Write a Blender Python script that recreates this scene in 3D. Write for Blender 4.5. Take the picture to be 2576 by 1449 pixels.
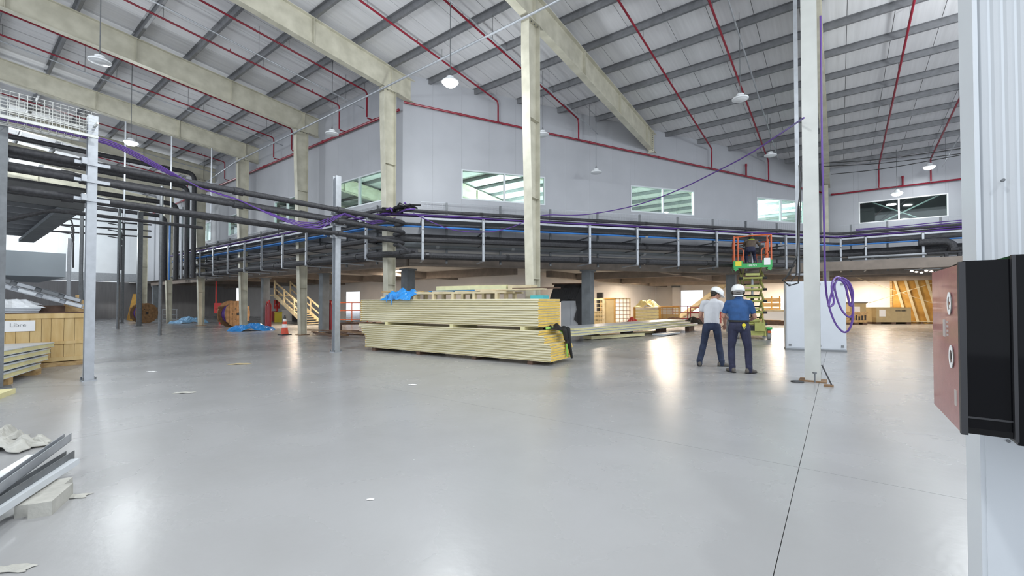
import bpy, math, random
from mathutils import Vector, Matrix
random.seed(7)
for o in list(bpy.data.objects): bpy.data.objects.remove(o)
S = bpy.context.scene
COL = S.collection
# ---------------------------------------------------------------- camera
F = 1085.0; CH = 1.5; YAW = math.radians(37.1); PITCH = math.radians(1.0); SHIFT = 17.0
cam = bpy.data.cameras.new('camera'); camo = bpy.data.objects.new('camera', cam); COL.objects.link(camo)
cam.sensor_width = 36; cam.lens = 36 * F / 2576; cam.shift_y = SHIFT / 2576
cam.clip_start = 0.05; cam.clip_end = 300
camo.location = (0, 0, CH)
camo.rotation_euler = (math.radians(90) + PITCH, 0, YAW)
S.camera = camo
# ---------------------------------------------------------------- daylight around the hall (soft overcast sky)
W = bpy.data.worlds.new('sky'); S.world = W; W.use_nodes = True
W.node_tree.nodes['Background'].inputs[0].default_value = (0.84, 0.91, 1.0, 1)
W.node_tree.nodes['Background'].inputs[1].default_value = 2.4
S.view_settings.view_transform = 'Standard'; S.view_settings.look = 'None'
S.view_settings.gamma = 1; S.view_settings.use_curve_mapping = False
S.view_settings.exposure = -0.38
def lamp(kind, loc, power, color=(1, 1, 1), size=0.2, rot=(0, 0, 0), sy=None):
    l = bpy.data.lights.new(kind.lower() + '_light', kind); l.energy = power; l.color = color
    if kind == 'POINT': l.shadow_soft_size = size
    if kind == 'AREA':
        l.size = size
        if sy: l.shape = 'RECTANGLE'; l.size_y = sy
        else: l.shape = 'DISK'
    o = bpy.data.objects.new(kind.lower() + '_light', l); o.location = loc; o.rotation_euler = rot
    COL.objects.link(o); return o
COOL = (0.93, 0.98, 1.0); WARM = (1.0, 0.84, 0.66)
LIT = [(-8.7, 8.6, 7.75, 900), (-22.1, 4.4, 7.8, 800), (-34, 4.9, 7.8, 500), (3.4, 27.3, 7.75, 600), (2.3, 27.6, 6.75, 120),   # lit lamps in view
       (3.6, 20.8, 7.8, 1300), (4.0, 14.6, 7.8, 1500), (4.0, 8.6, 7.8, 1300), (3.8, -2.6, 7.8, 900), (-2.35, 2.6, 8.2, 900), (-8.7, 2.6, 8.2, 800), (-2.35, -3.4, 8.2, 1000), (-15.3, -3.6, 8.2, 900), (-28.4, -2.5, 7.0, 400)]
for x, y, z, p in LIT:
    lamp('AREA', (x, y, z - 0.1), p * .20, COOL, 0.42)
    if x < 3.3 and z > 7 or y < 16: lamp('POINT', (x, y, z - 0.45), p * .42, COOL, 0.2)
lamp('POINT', (-43.5, 2.5, 6.2), 2300, COOL, 0.3)
WARMS = [(-27, 13.5, 2.9, 500), (-19, 15, 2.9, 500), (-12.6, 25.5, 2.9, 260), (-8, 26, 2.9, 430), (-3, 33, 2.9, 600), (3.2, 35.5, 2.9, 160), (9.5, 38, 2.9, 300), (-11, 33, 2.9, 700), (-22.5, 17.5, 2.9, 350), (-3.5, 39, 2.9, 600), (2.2, 39.8, 2.9, 380)]
for x, y, z, p in WARMS: lamp('AREA', (x, y, 3.14), p * .8, WARM, 1.2, sy=0.2)
lamp('POINT', (4, 29.7, 7.6), 60, COOL, 0.2)  # added light without a fixture, brightens the rods behind the right window
for x, y, p in [(-10, 22, 1900), (-5, 33, 2600), (-24, 16, 500), (-18, 23, 1700), (-16, 34, 1700)]: lamp('POINT', (x, y, 7.2), p, (0.85, 1.0, 0.95), 0.3)

# ---------------------------------------------------------------- pixel helpers (all give real places in the hall)
Rm = camo.rotation_euler.to_matrix()
def ray(px, py): return Rm @ Vector(((px - 1288) / F, (724 + SHIFT - py) / F, -1))
def pz(px, py, D): return Vector((0, 0, CH)) + ray(px, py) * D
def onz(px, py, z=0.0):
    d = ray(px, py); return Vector((0, 0, CH)) + d * ((z - CH) / d.z)
def ony(px, py, y):
    d = ray(px, py); return Vector((0, 0, CH)) + d * (y / d.y)
def onx(px, py, x):
    d = ray(px, py); return Vector((0, 0, CH)) + d * (x / d.x)
def azi(px): d = ray(px, 760); return math.atan2(-d.x, d.y)      # rotz that faces straight away from the camera there
# ---------------------------------------------------------------- materials
MAT = {}
def M(name, col, rough=0.5, metal=0.0, var=0.0, vs=3.0, bump=0.0, bs=40.0, emit=None, es=1.0, stretch=None, col2=None, coat=0, rv=0.0, lo=0.35, hi=0.65):
    m = bpy.data.materials.new(name); m.use_nodes = True; nt = m.node_tree; N = nt.nodes; L = nt.links
    b = N['Principled BSDF']; b.inputs['Base Color'].default_value = (*col, 1)
    b.inputs['Roughness'].default_value = rough; b.inputs['Metallic'].default_value = metal
    if coat: b.inputs['Coat Weight'].default_value = coat; b.inputs['Coat Roughness'].default_value = 0.05
    if emit: b.inputs['Emission Color'].default_value = (*emit, 1); b.inputs['Emission Strength'].default_value = es
    if var or bump or rv:
        g = N.new('ShaderNodeNewGeometry'); mp = N.new('ShaderNodeMapping'); L.new(g.outputs['Position'], mp.inputs[0])
        if stretch: mp.inputs['Scale'].default_value = stretch
    if var or rv:
        n = N.new('ShaderNodeTexNoise'); n.inputs['Scale'].default_value = vs; n.inputs['Detail'].default_value = 5; L.new(mp.outputs[0], n.inputs[0])
        mr = N.new('ShaderNodeMapRange'); mr.inputs[1].default_value = lo; mr.inputs[2].default_value = hi; L.new(n.outputs[0], mr.inputs[0])
        if var:
            mx = N.new('ShaderNodeMix'); mx.data_type = 'RGBA'; L.new(mr.outputs[0], mx.inputs[0])
            c2 = col2 or tuple(c * (1 - var) for c in col)
            mx.inputs[6].default_value = (*c2, 1); mx.inputs[7].default_value = (*col, 1); L.new(mx.outputs[2], b.inputs['Base Color'])
        if rv:
            m2 = N.new('ShaderNodeMapRange'); L.new(n.outputs[0], m2.inputs[0]); m2.inputs[1].default_value = lo; m2.inputs[2].default_value = hi
            m2.inputs[3].default_value = rough - rv; m2.inputs[4].default_value = rough + rv; L.new(m2.outputs[0], b.inputs['Roughness'])
    if bump:
        n2 = N.new('ShaderNodeTexNoise'); n2.inputs['Scale'].default_value = bs; n2.inputs['Detail'].default_value = 3; L.new(mp.outputs[0], n2.inputs[0])
        bp = N.new('ShaderNodeBump'); bp.inputs['Strength'].default_value = bump; bp.inputs['Distance'].default_value = 0.01; L.new(n2.outputs[0], bp.inputs['Height']); L.new(bp.outputs[0], b.inputs['Normal'])
    MAT[name] = m; return m
M('floor', (0.375, 0.375, 0.38), 0.27, 0, 0.1, 0.9, 0.12, 14, stretch=(1, 1, 1), rv=0.04, col2=(0.30, 0.297, 0.295), lo=0.05, hi=0.95)
M('slab_dark', (0.2, 0.2, 0.2), 0.8)
M('roof', (0.68, 0.68, 0.70), 0.55, 0.0, 0.10, 2.0, 0.08, 30, stretch=(6, 0.3, 1))
M('purlin', (0.24, 0.245, 0.26), 0.45, 0.4, 0.2, 6)
M('cream_steel', (0.60, 0.575, 0.47), 0.45, 0.0, 0.14, 2.5, 0.1, 12, col2=(0.47, 0.45, 0.36))
M('rust', (0.25, 0.15, 0.08), 0.8, 0, 0.3, 20)
M('white_steel', (0.56, 0.57, 0.54), 0.4, 0.0, 0.08, 3)
M('wall', (0.42, 0.43, 0.46), 0.42, 0.0, 0.05, 1.2, 0.05, 3)
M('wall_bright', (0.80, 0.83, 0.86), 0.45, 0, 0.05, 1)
M('wall_ground', (0.82, 0.78, 0.74), 0.6, 0, 0.06, 1.2)
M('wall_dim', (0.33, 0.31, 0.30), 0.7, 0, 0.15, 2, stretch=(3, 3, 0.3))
M('parapet', (0.40, 0.45, 0.49), 0.5, 0.1, 0.05, 1)
M('rib_wall', (0.50, 0.52, 0.54), 0.30, 0.0, 0.04, 2)
M('galv', (0.40, 0.42, 0.45), 0.42, 0.4, 0.12, 9)
M('galv_dark', (0.17, 0.18, 0.19), 0.45, 0.4, 0.2, 10)
M('concrete', (0.20, 0.22, 0.235), 0.7, 0, 0.2, 3, 0.2, 20)
M('soffit', (0.55, 0.52, 0.48), 0.7, 0, 0.1, 2)
M('offwhite', (0.47, 0.46, 0.42), 0.7, 0, 0.2, 9, 0.3, 30)
M('concrete_beam', (0.24, 0.20, 0.17), 0.8, 0, 0.2, 3)
M('red_pipe', (0.26, 0.012, 0.03), 0.35, 0, 0.15, 4)
M('black_foam', (0.026, 0.026, 0.030), 0.62, 0, 0.5, 18, 0.4, 25, col2=(0.05, 0.05, 0.055))
M('black_metal', (0.03, 0.03, 0.033), 0.4, 0.3)
M('blue_pipe', (0.045, 0.19, 0.52), 0.3, 0, 0.1, 4)
M('purple', (0.10, 0.045, 0.24), 0.4)
M('glass_edge', (0.62, 0.66, 0.68), 0.4, 0.2)
M('cable_black', (0.012, 0.012, 0.012), 0.45)
M('lamp_white', (0.78, 0.80, 0.82), 0.35)
M('lamp_lit', (1, 1, 1), 0.4, emit=(0.93, 0.98, 1.0), es=45)
M('warm_lit', (1, 1, 1), 0.4, emit=(1, 0.82, 0.6), es=22)
M('glow_panel', (1, 1, 1), 0.4, emit=(0.75, 0.97, 1.0), es=6)  # glow of the added panel behind the right middle window
M('daylight', (1, 1, 1), 0.4, emit=(0.9, 0.95, 1.0), es=2.2)
M('panel_skin', (0.80, 0.74, 0.52), 0.32, 0.25, 0.12, 2.5, stretch=(0.6, 4, 14))
M('panel_side', (0.62, 0.54, 0.30), 0.5, 0, 0.25, 4, 0.2, 30, stretch=(1, 1, 12))
M('foam', (0.78, 0.53, 0.11), 0.8, 0, 0.15, 8, 0.3, 60)
M('foam_pale', (0.72, 0.66, 0.36), 0.75, 0, 0.12, 6)
M('sheet_white', (0.60, 0.63, 0.66), 0.35, 0.0, 0.06, 2)
M('pine', (0.66, 0.49, 0.24), 0.65, 0, 0.35, 3, 0.15, 20, stretch=(2, 2, 0.4), col2=(0.52, 0.35, 0.14))
M('pine_x', (0.52, 0.36, 0.17), 0.65, 0, 0.35, 3, 0.1, 20, stretch=(0.5, 3, 4), col2=(0.33, 0.20, 0.08))
M('pine_pale', (0.66, 0.56, 0.36), 0.6, 0, 0.2, 3)
M('plywood', (0.55, 0.32, 0.07), 0.6, 0, 0.25, 2, col2=(0.38, 0.19, 0.03))
M('carton', (0.47, 0.37, 0.20), 0.75, 0, 0.1, 3)
M('reel_wood', (0.30, 0.17, 0.08), 0.75, 0, 0.4, 6, 0.2, 20)
M('dark_wood', (0.13, 0.075, 0.05), 0.8, 0, 0.4, 5)
M('tarp_blue', (0.03, 0.28, 0.72), 0.32, 0, 0.2, 7, 0.4, 12)
M('tarp_pale', (0.25, 0.48, 0.72), 0.35, 0, 0.2, 7, 0.3, 12)
M('tarp_black', (0.015, 0.015, 0.018), 0.45, 0, 0.3, 7, 0.5, 8)
M('teal', (0.06, 0.38, 0.42), 0.5)
M('red', (0.62, 0.03, 0.025), 0.35)
M('gas_red', (0.30, 0.02, 0.025), 0.35, 0, 0.1, 5)
M('orange_cone', (0.62, 0.07, 0.03), 0.5)
M('white', (0.8, 0.8, 0.8), 0.45)
M('yellow', (0.75, 0.62, 0.03), 0.4)
M('orange', (0.60, 0.12, 0.035), 0.4, 0, 0.1, 6)
M('green', (0.035, 0.36, 0.09), 0.38)
M('lime', (0.42, 0.43, 0.13), 0.4, 0, 0.15, 8)
M('rubber', (0.30, 0.30, 0.29), 0.7)
M('strap_green', (0.28, 0.55, 0.09), 0.5)
M('rag_black', (0.012, 0.012, 0.012), 0.8)
M('cabinet', (0.55, 0.58, 0.62), 0.38, 0.1, 0.04, 2)
M('cabinet_dark', (0.18, 0.19, 0.20), 0.5)
M('device_red', (0.38, 0.155, 0.15), 0.38, 0.1, 0.12, 30, 0.1, 200, coat=0.4)
M('device_black', (0.003, 0.003, 0.004), 0.05)
MAT['device_black'].node_tree.nodes['Principled BSDF'].inputs['IOR'].default_value = 1.22
M('device_grey', (0.42, 0.38, 0.36), 0.5)
M('skin', (0.42, 0.22, 0.155), 0.5)
M('hair', (0.018, 0.013, 0.01), 0.6)
M('tee', (0.60, 0.61, 0.64), 0.8, 0, 0.08, 9, 0.5, 14)
M('polo', (0.022, 0.085, 0.24), 0.75, 0, 0.25, 9, 0.6, 14)
M('denim', (0.022, 0.034, 0.075), 0.8, 0, 0.4, 8, 0.7, 14)
M('navy', (0.025, 0.028, 0.065), 0.8, 0, 0.35, 8, 0.7, 14)
M('jacket', (0.13, 0.10, 0.075), 0.8, 0, 0.25, 9, 0.6, 12)
M('helmet', (0.78, 0.80, 0.80), 0.3)
M('grey_cloth', (0.22, 0.21, 0.20), 0.7)
M('shoe', (0.10, 0.088, 0.075), 0.6)
M('hivis', (0.45, 0.60, 0.05), 0.6)
M('print_black', (0.02, 0.02, 0.02), 0.7)
M('unlit_black', (0.02, 0.021, 0.024), 0.6)  # near-black colour stands in for the missing light of a room
M('dark_deck', (0.035, 0.036, 0.038), 0.6, 0, 0.3, 3)
g = M('glass', (0.9, 0.95, 0.93), 0.02)
nt = g.node_tree; nt.nodes.clear()
o_ = nt.nodes.new('ShaderNodeOutputMaterial'); mx = nt.nodes.new('ShaderNodeMixShader'); tr = nt.nodes.new('ShaderNodeBsdfTransparent'); gl = nt.nodes.new('ShaderNodeBsdfGlossy'); fr = nt.nodes.new('ShaderNodeLayerWeight'); pw = nt.nodes.new('ShaderNodeMath'); pw.operation = 'POWER'; pw.inputs[1].default_value = 3; ad = nt.nodes.new('ShaderNodeMath'); ad.operation = 'MULTIPLY_ADD'; ad.inputs[1].default_value = .55; ad.inputs[2].default_value = .07
tr.inputs[0].default_value = (0.80, 0.90, 0.87, 1); gl.inputs['Roughness'].default_value = 0.02
nt.links.new(fr.outputs['Facing'], pw.inputs[0]); nt.links.new(pw.outputs[0], ad.inputs[0]); nt.links.new(ad.outputs[0], mx.inputs[0]); nt.links.new(tr.outputs[0], mx.inputs[1]); nt.links.new(gl.outputs[0], mx.inputs[2]); nt.links.new(mx.outputs[0], o_.inputs[0])
# ribs of the roof sheets and the ribbed wall as fine relief
def ribs(name, scale, dist, ang=0.0):
    nt = MAT[name].node_tree; N = nt.nodes; L = nt.links; b = N['Principled BSDF']
    g = N.new('ShaderNodeNewGeometry'); mp = N.new('ShaderNodeMapping'); mp.inputs['Rotation'].default_value = (0, 0, ang); L.new(g.outputs['Position'], mp.inputs[0])
    w = N.new('ShaderNodeTexWave'); w.bands_direction = 'X'; w.inputs['Scale'].default_value = scale; L.new(mp.outputs[0], w.inputs[0])
    bp = N.new('ShaderNodeBump'); bp.inputs['Strength'].default_value = 0.5; bp.inputs['Distance'].default_value = dist; L.new(w.outputs[0], bp.inputs['Height']); L.new(bp.outputs[0], b.inputs['Normal'])
ribs('roof', 1.2, 0.006)
# ---------------------------------------------------------------- mesh builder
class MB:
    def __init__(s): s.v = []; s.f = []; s.m = []; s.mats = []
    def mat(s, name):
        if name not in s.mats: s.mats.append(name)
        return s.mats.index(name)
    def add(s, vs, fs, m=None):
        k = len(s.v); s.v += [tuple(v) for v in vs]; s.f += [tuple(i + k for i in f) for f in fs]
        s.m += [s.mat(m) if m else 0] * len(fs); return s
    def box(s, c, d, R=None, m=None):
        c = Vector(c); h = [x / 2 for x in d]
        vs = [Vector((sx * h[0], sy * h[1], sz * h[2])) for sx in (-1, 1) for sy in (-1, 1) for sz in (-1, 1)]
        if R is not None:
            if isinstance(R, (int, float)): R = Matrix.Rotation(R, 3, 'Z')
            vs = [R @ v for v in vs]
        return s.add([c + v for v in vs], [(0, 1, 3, 2), (4, 6, 7, 5), (0, 4, 5, 1), (2, 3, 7, 6), (0, 2, 6, 4), (1, 5, 7, 3)], m)
    def b(s, x0, x1, y0, y1, z0, z1, m=None): return s.box(((x0 + x1) / 2, (y0 + y1) / 2, (z0 + z1) / 2), (x1 - x0, y1 - y0, z1 - z0), None, m)
    def bar(s, p, q, w, h, m=None, up=(0, 0, 1)):
        p = Vector(p); q = Vector(q); d = (q - p); L = d.length; d.normalize(); u = Vector(up)
        if abs(d.dot(u)) > 0.98: u = Vector((0, 1, 0)) if abs(d.y) < 0.9 else Vector((1, 0, 0))
        a = d.cross(u).normalized(); n = a.cross(d).normalized()
        vs = [o + a * (w / 2 * i) + n * (h / 2 * j) for o in (p, q) for i, j in ((-1, -1), (1, -1), (1, 1), (-1, 1))]
        return s.add(vs, [(3, 2, 1, 0), (4, 5, 6, 7), (0, 1, 5, 4), (1, 2, 6, 5), (2, 3, 7, 6), (3, 0, 4, 7)], m)
    def tube(s, pts, r, n=8, m=None, caps=True):
        P = [Vector(p) for p in pts]; rr = r if isinstance(r, (list, tuple)) else [r] * len(P)
        vs = []; pa = None
        for i, p in enumerate(P):
            d = ((P[min(i + 1, len(P) - 1)] - P[max(i - 1, 0)])).normalized()
            if pa is None:
                u = Vector((0, 0, 1)) if abs(d.z) < 0.95 else Vector((1, 0, 0)); a = d.cross(u).normalized()
            else: a = (pa - d * pa.dot(d)).normalized()
            pa = a; c = d.cross(a)
            vs += [p + (a * math.cos(2 * math.pi * k / n) + c * math.sin(2 * math.pi * k / n)) * rr[i] for k in range(n)]
        fs = [(i * n + k, i * n + (k + 1) % n, (i + 1) * n + (k + 1) % n, (i + 1) * n + k) for i in range(len(P) - 1) for k in range(n)]
        if caps: fs += [tuple(range(n))[::-1], tuple((len(P) - 1) * n + k for k in range(n))]
        return s.add(vs, fs, m)
    def loft(s, secs, n=16, m=None):   # (centre, x-axis, y-axis) ellipses
        vs = []
        for c, a, b_ in secs:
            c = Vector(c); a = Vector(a); b_ = Vector(b_)
            vs += [c + a * math.cos(2 * math.pi * k / n) + b_ * math.sin(2 * math.pi * k / n) for k in range(n)]
        K = len(secs)
        fs = [(i * n + k, i * n + (k + 1) % n, (i + 1) * n + (k + 1) % n, (i + 1) * n + k) for i in range(K - 1) for k in range(n)]
        fs += [tuple(range(n))[::-1], tuple((K - 1) * n + k for k in range(n))]
        return s.add(vs, fs, m)
    def lathe(s, prof, c=(0, 0, 0), n=20, R=None, m=None):
        secs = []
        R = R or Matrix.Identity(3)
        for r, z in prof: secs.append((Vector(c) + R @ Vector((0, 0, z)), R @ Vector((max(r, 1e-4), 0, 0)), R @ Vector((0, max(r, 1e-4), 0))))
        return s.loft(secs, n, m)
    def ell(s, c, r, R=None, n=14, k=8, m=None):
        R = R or Matrix.Identity(3); secs = []
        for i in range(k + 1):
            t = math.pi * i / k; q = max(math.sin(t), 1e-3)
            secs.append((Vector(c) + R @ Vector((0, 0, -math.cos(t) * r[2])), R @ Vector((r[0] * q, 0, 0)), R @ Vector((0, r[1] * q, 0))))
        return s.loft(secs, n, m)
    def cap(s, p, q, r1, r2, n=12, m=None):
        p = Vector(p); q = Vector(q); d = (q - p).normalized(); pts = []; rr = []
        for t in (80, 50, 25): pts.append(p - d * r1 * math.sin(math.radians(t))); rr.append(r1 * math.cos(math.radians(t)))
        pts += [p, q]; rr += [r1, r2]
        for t in (25, 50, 80): pts.append(q + d * r2 * math.sin(math.radians(t))); rr.append(r2 * math.cos(math.radians(t)))
        return s.tube(pts, rr, n, m)
    def prism(s, poly, z0, z1, m=None):
        n = len(poly); vs = [(x, y, z0) for x, y in poly] + [(x, y, z1) for x, y in poly]
        return s.add(vs, [tuple(range(n))[::-1], tuple(range(n, 2 * n))] + [(i, (i + 1) % n, (i + 1) % n + n, i + n) for i in range(n)], m)
    def mesh(s, name, mat):
        me = bpy.data.meshes.new(name); me.from_pydata(s.v, [], s.f)
        names = s.mats or [mat]
        if s.mats and mat and mat not in s.mats: names = s.mats
        for nme in names: me.materials.append(MAT[nme])
        if s.mats: me.polygons.foreach_set('material_index', s.m)
        me.update(); return me
    def build(s, name, mat=None, parent=None, org=None, world=False, smooth=False, label=None):
        if parent is not None and world:
            L = root_loc(parent); s.v = [(v[0] - L.x, v[1] - L.y, v[2] - L.z) for v in s.v]
        if parent is None and org is not None:
            L = Vector(org); s.v = [(v[0] - L.x, v[1] - L.y, v[2] - L.z) for v in s.v]
        me = s.mesh(name, mat)
        if smooth:
            me.polygons.foreach_set('use_smooth', [True] * len(me.polygons))
            try: me.set_sharp_from_angle(angle=math.radians(40))
            except Exception: pass
        o = bpy.data.objects.new(name, me); COL.objects.link(o)
        if parent is not None: o.parent = parent
        elif org is not None: o.location = org
        if label: o['label'] = label
        return o
def root_loc(o):
    L = Vector((0, 0, 0))
    while o is not None: L = L + o.location; o = o.parent
    return L
LABELS = {}
def tag(o, label, cat, group=None, kind=None):
    if label: o['label'] = label
    if cat: o['category'] = cat
    if group: o['group'] = group
    if kind: o['kind'] = kind
    return o
def thing(name, label, cat, loc=(0, 0, 0), rotz=0, group=None, kind=None):
    o = bpy.data.objects.new(name, None); COL.objects.link(o); o.empty_display_size = 0.2
    o.location = loc; o.rotation_euler = (0, 0, rotz); return tag(o, label, cat, group, kind)
def kids(o): return [c for c in bpy.data.objects if c.parent == o]
CH_CACHE = {}
def copy_tree(o, parent=None):
    c = o.copy(); COL.objects.link(c); c.parent = parent
    if o.name not in CH_CACHE: CH_CACHE[o.name] = kids(o)
    for ch in CH_CACHE[o.name]: copy_tree(ch, c)
    return c
ORD = ['first', 'second', 'third', 'fourth', 'fifth', 'sixth', 'seventh', 'eighth', 'ninth', 'tenth', 'eleventh', 'twelfth', 'thirteenth', 'fourteenth']
def roof(y): return 10.45 - 0.09 * (y - 10)
FX = [-0.4 - 6.42 * k for k in range(8)]
# ================================================================ SETTING
fl = MB().b(-62, 16, -14, 56, -0.3, -0.02).build('floor', 'slab_dark'); fl['kind'] = 'structure'
xs = [-0.3 + 6.42 * k for k in range(-10, 4)]; ys = [4.72 + 6.4 * k for k in range(-3, 9)]
for i in range(len(xs) - 1):
    for j in range(len(ys) - 1):
        MB().b(xs[i] + .0025, xs[i + 1] - .0025, ys[j] + .0025, ys[j + 1] - .0025, -0.02, 0).build('slab', 'floor', fl)
ce = MB()
Y0, Y1 = -14, 46
XL, XR = -58, 12
vs = [(x, y, roof(y) + dz) for dz in (0.06, 0.12) for x, y in ((XL, Y0), (XR, Y0), (XR, Y1), (XL, Y1))]
ce.add(vs, [(3, 2, 1, 0), (4, 5, 6, 7), (0, 1, 5, 4), (1, 2, 6, 5), (2, 3, 7, 6), (3, 0, 4, 7)])
ceil = ce.build('ceiling', 'roof'); ceil['kind'] = 'structure'
pm = None
x = XL
while x < XR:
    if pm is None:
        q = MB(); vs = [(a, y, roof(y) + dz) for dz in (0.0, 0.05) for a, y in ((0, Y0), (1.085, Y0), (1.085, Y1), (0, Y1))]
        q.add(vs, [(3, 2, 1, 0), (4, 5, 6, 7), (0, 1, 5, 4), (1, 2, 6, 5), (2, 3, 7, 6), (3, 0, 4, 7)])
        rp = q.build('roof_panel', 'roof', ceil); rp.location.x = x; pm = rp
    else:
        c = pm.copy(); COL.objects.link(c); c.location.x = x
    x += 1.1
pr = None
for k in range(-11, 24):
    y = 10 + 1.5 * k
    if pr is None:
        q = MB(); q.b(XL, XR, -0.006, 0.0, -0.2, 0); q.b(XL, XR, 0, 0.075, -0.2, -0.192); q.b(XL, XR, -0.075, 0.0, -0.008, 0.0); q.b(XL, XR, .069, .075, -.2, -.18)
        pr = q.build('purlin', 'purlin', ceil); pr.location = (0, y, roof(y))
    else:
        c = pr.copy(); COL.objects.link(c); c.location = (0, y, roof(y))
# walls of the upper floor
PA, PB = Vector((-13.4, 10.7)), Vector((-0.45, 28.9))
WZ0, WZ1 = 5.6, 6.87      # window band
def panel_wall(name, P, Q, z0, wins=(), mat='wall', pw=1.15, top=roof, zt=None, th=0.1):
    P = Vector(P); Q = Vector(Q); d = (Q - P); Ln = d.length; d.normalize(); ang = math.atan2(d.y, d.x); n = Vector((-d.y, d.x))
    root = bpy.data.objects.new(name, None); COL.objects.link(root); root['kind'] = 'structure'; root.location = (P.x, P.y, z0)
    cuts = sorted(set([0, Ln] + [w for wn in wins for w in wn[:2]] + [k * pw for k in range(1, int(Ln / pw) + 1)]))
    cuts = [c for i, c in enumerate(cuts) if i == 0 or c - cuts[i - 1] > 0.02]
    for a, b_ in zip(cuts[:-1], cuts[1:]):
        mid = (a + b_) / 2; hole = None
        for w in wins:
            if w[0] < mid < w[1]: hole = w
        A = P + d * (a + .0012); B = P + d * (b_ - .0012)
        def blk(za, zb, zc, zd):
            q = MB(); vs = []
            for nn in (0, th):
                for pt, z in ((A, za), (B, za), (B, zd), (A, zc)): v = pt + n * nn; vs.append((v.x, v.y, z))
            q.add(vs, [(0, 1, 2, 3), (7, 6, 5, 4), (0, 4, 5, 1), (1, 5, 6, 2), (2, 6, 7, 3), (3, 7, 4, 0)])
            q.build('wall_panel', mat, root, world=True)
        ta = (zt if zt else top(A.y)); tb = (zt if zt else top(B.y))
        if hole:
            if hole[2] > z0 + .01: blk(z0, 0, hole[2], hole[2])
            blk(hole[3], 0, ta, tb)
        else: blk(z0, 0, ta, tb)
    return root, d, n, ang
wn = [0]
def window(P, d, n, a, b_, z0, z1, mull=(0.5,), mat='glass_edge', glass='glass', sill=True):
    wn[0] += 1; ang = math.atan2(d.y, d.x)
    A = P + d * a - n * 0.012
    r = bpy.data.objects.new('window_%d' % wn[0], None); COL.objects.link(r); r['kind'] = 'structure'; r.location = (A.x, A.y, z0); r.rotation_euler = (0, 0, ang)
    Lw = b_ - a; H = z1 - z0; t = 0.055
    MB().b(0, Lw, 0, .12, 0, t).b(0, Lw, 0, .12, H - t, H).b(0, t, 0, .12, t, H - t).b(Lw - t, Lw, 0, .12, t, H - t).build('window_frame', mat, r)
    xs = [0] + [Lw * m for m in mull] + [Lw]
    for m in mull: MB().b(Lw * m - .035, Lw * m + .035, 0, .11, t, H - t).build('mullion', mat, r)
    for i in range(len(xs) - 1): MB().b(xs[i] + t, xs[i + 1] - t, .055, .061, t, H - t).build('pane', glass, r)
    return r
# left wall, windows measured on it
def sx(px): return ony(px, 500, 10.7).x
WB0 = Vector((-49, 10.7))
winB = [(sx(a) + 49, sx(b_) + 49, WZ0, WZ1) for a, b_ in ((850, 962), (690, 757), (575, 626), (510, 532))]
_, dB, nB, _ = panel_wall('wall_left', WB0, PA, 3.3, winB)
for a, b_, z0, z1 in winB: window(WB0, dB, nB, a, b_, z0, z1)
dA = (PB - PA).normalized(); nA = Vector((-dA.y, dA.x))
def lineS(px, P, d):
    r = ray(px, 760).xy; den = d.x * r.y - d.y * r.x
    return -(P.x * r.y - P.y * r.x) / den
winA = [(lineS(a, PA, dA), lineS(b_, PA, dA), WZ0 + .05, WZ1) for a, b_ in ((1160, 1372), (1588, 1748), (1906, 2026))]
panel_wall('wall_middle', PA, PB, 3.3, winA)
for a, b_, z0, z1 in winA: window(PA, dA, nA, a, b_, z0, z1)
PCc = Vector((12.5, 28.9)); dC = Vector((1, 0)); nC = Vector((0, 1))
winC = [(ony(2160, 520, 28.9).x + .45, ony(2386, 510, 28.9).x + .45, WZ0, 6.72)]
panel_wall('wall_right', PB, PCc, 3.3, winC)
wc = window(PB, dC, nC, *winC[0], mull=(0.47,), mat='white')
# added near-black box darkens the room; white bracing rods right behind the glass
dk = MB().b(-.2, 9, 31.6, 31.7, 3.6, 8.4).b(-.3, -.2, 29.1, 31.7, 3.6, 8.6).b(9, 9.1, 29.1, 31.7, 3.6, 8.6).b(-.2, 9, 29.1, 31.7, 8.0, 8.05).b(-.2, 9, 29.05, 31.7, 3.6, 3.65).build('shade_box', 'unlit_black', org=(4, 31, 3.6)); dk['kind'] = 'structure'
br = thing('cross_brace', 'pair of crossed white bracing rods behind the wide dark window', 'brace', (winC[0][0], 29.25, 5.2))
p1, p2, p3, p4 = ony(2178, 503, 29.3), ony(2310, 548, 29.3), ony(2376, 484, 29.3), ony(2225, 555, 29.3)
MB().tube([p1, p2], .03).build('rod', 'white', br, world=True); MB().tube([p3, p4], .035).build('rod', 'white', br, world=True)
# mezzanine slab and its beams
mz = MB().prism([(-60, 10.75), (-13.3, 10.75), (-0.4, 28.95), (13, 28.95), (13, 46), (-60, 46)], 3.3, 3.55).build('ceiling_ground_floor', 'soffit', org=(-20, 20, 3.3)); mz['kind'] = 'structure'
def cbeam(p, q, w=.35, h=.35, z=3.3): MB().bar((p[0], p[1], z - h / 2), (q[0], q[1], z - h / 2), w, h).build('concrete_beam', 'concrete_beam', mz, world=True)
cbeam((-48, 11.2), (-13.6, 11.2)); cbeam((-13.6, 11.2), (-.3, 29.4)); cbeam((-.3, 29.4), (12, 29.4))
for k in range(1, 8): cbeam((FX[k], 11.4 if FX[k] < -13.6 else 21), (FX[k], 42))
for y in (17.5, 24, 31, 37): cbeam((-50 if y < 19 else -13, y), (-13 if y < 19 else 12, y), .3, .4)
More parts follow.
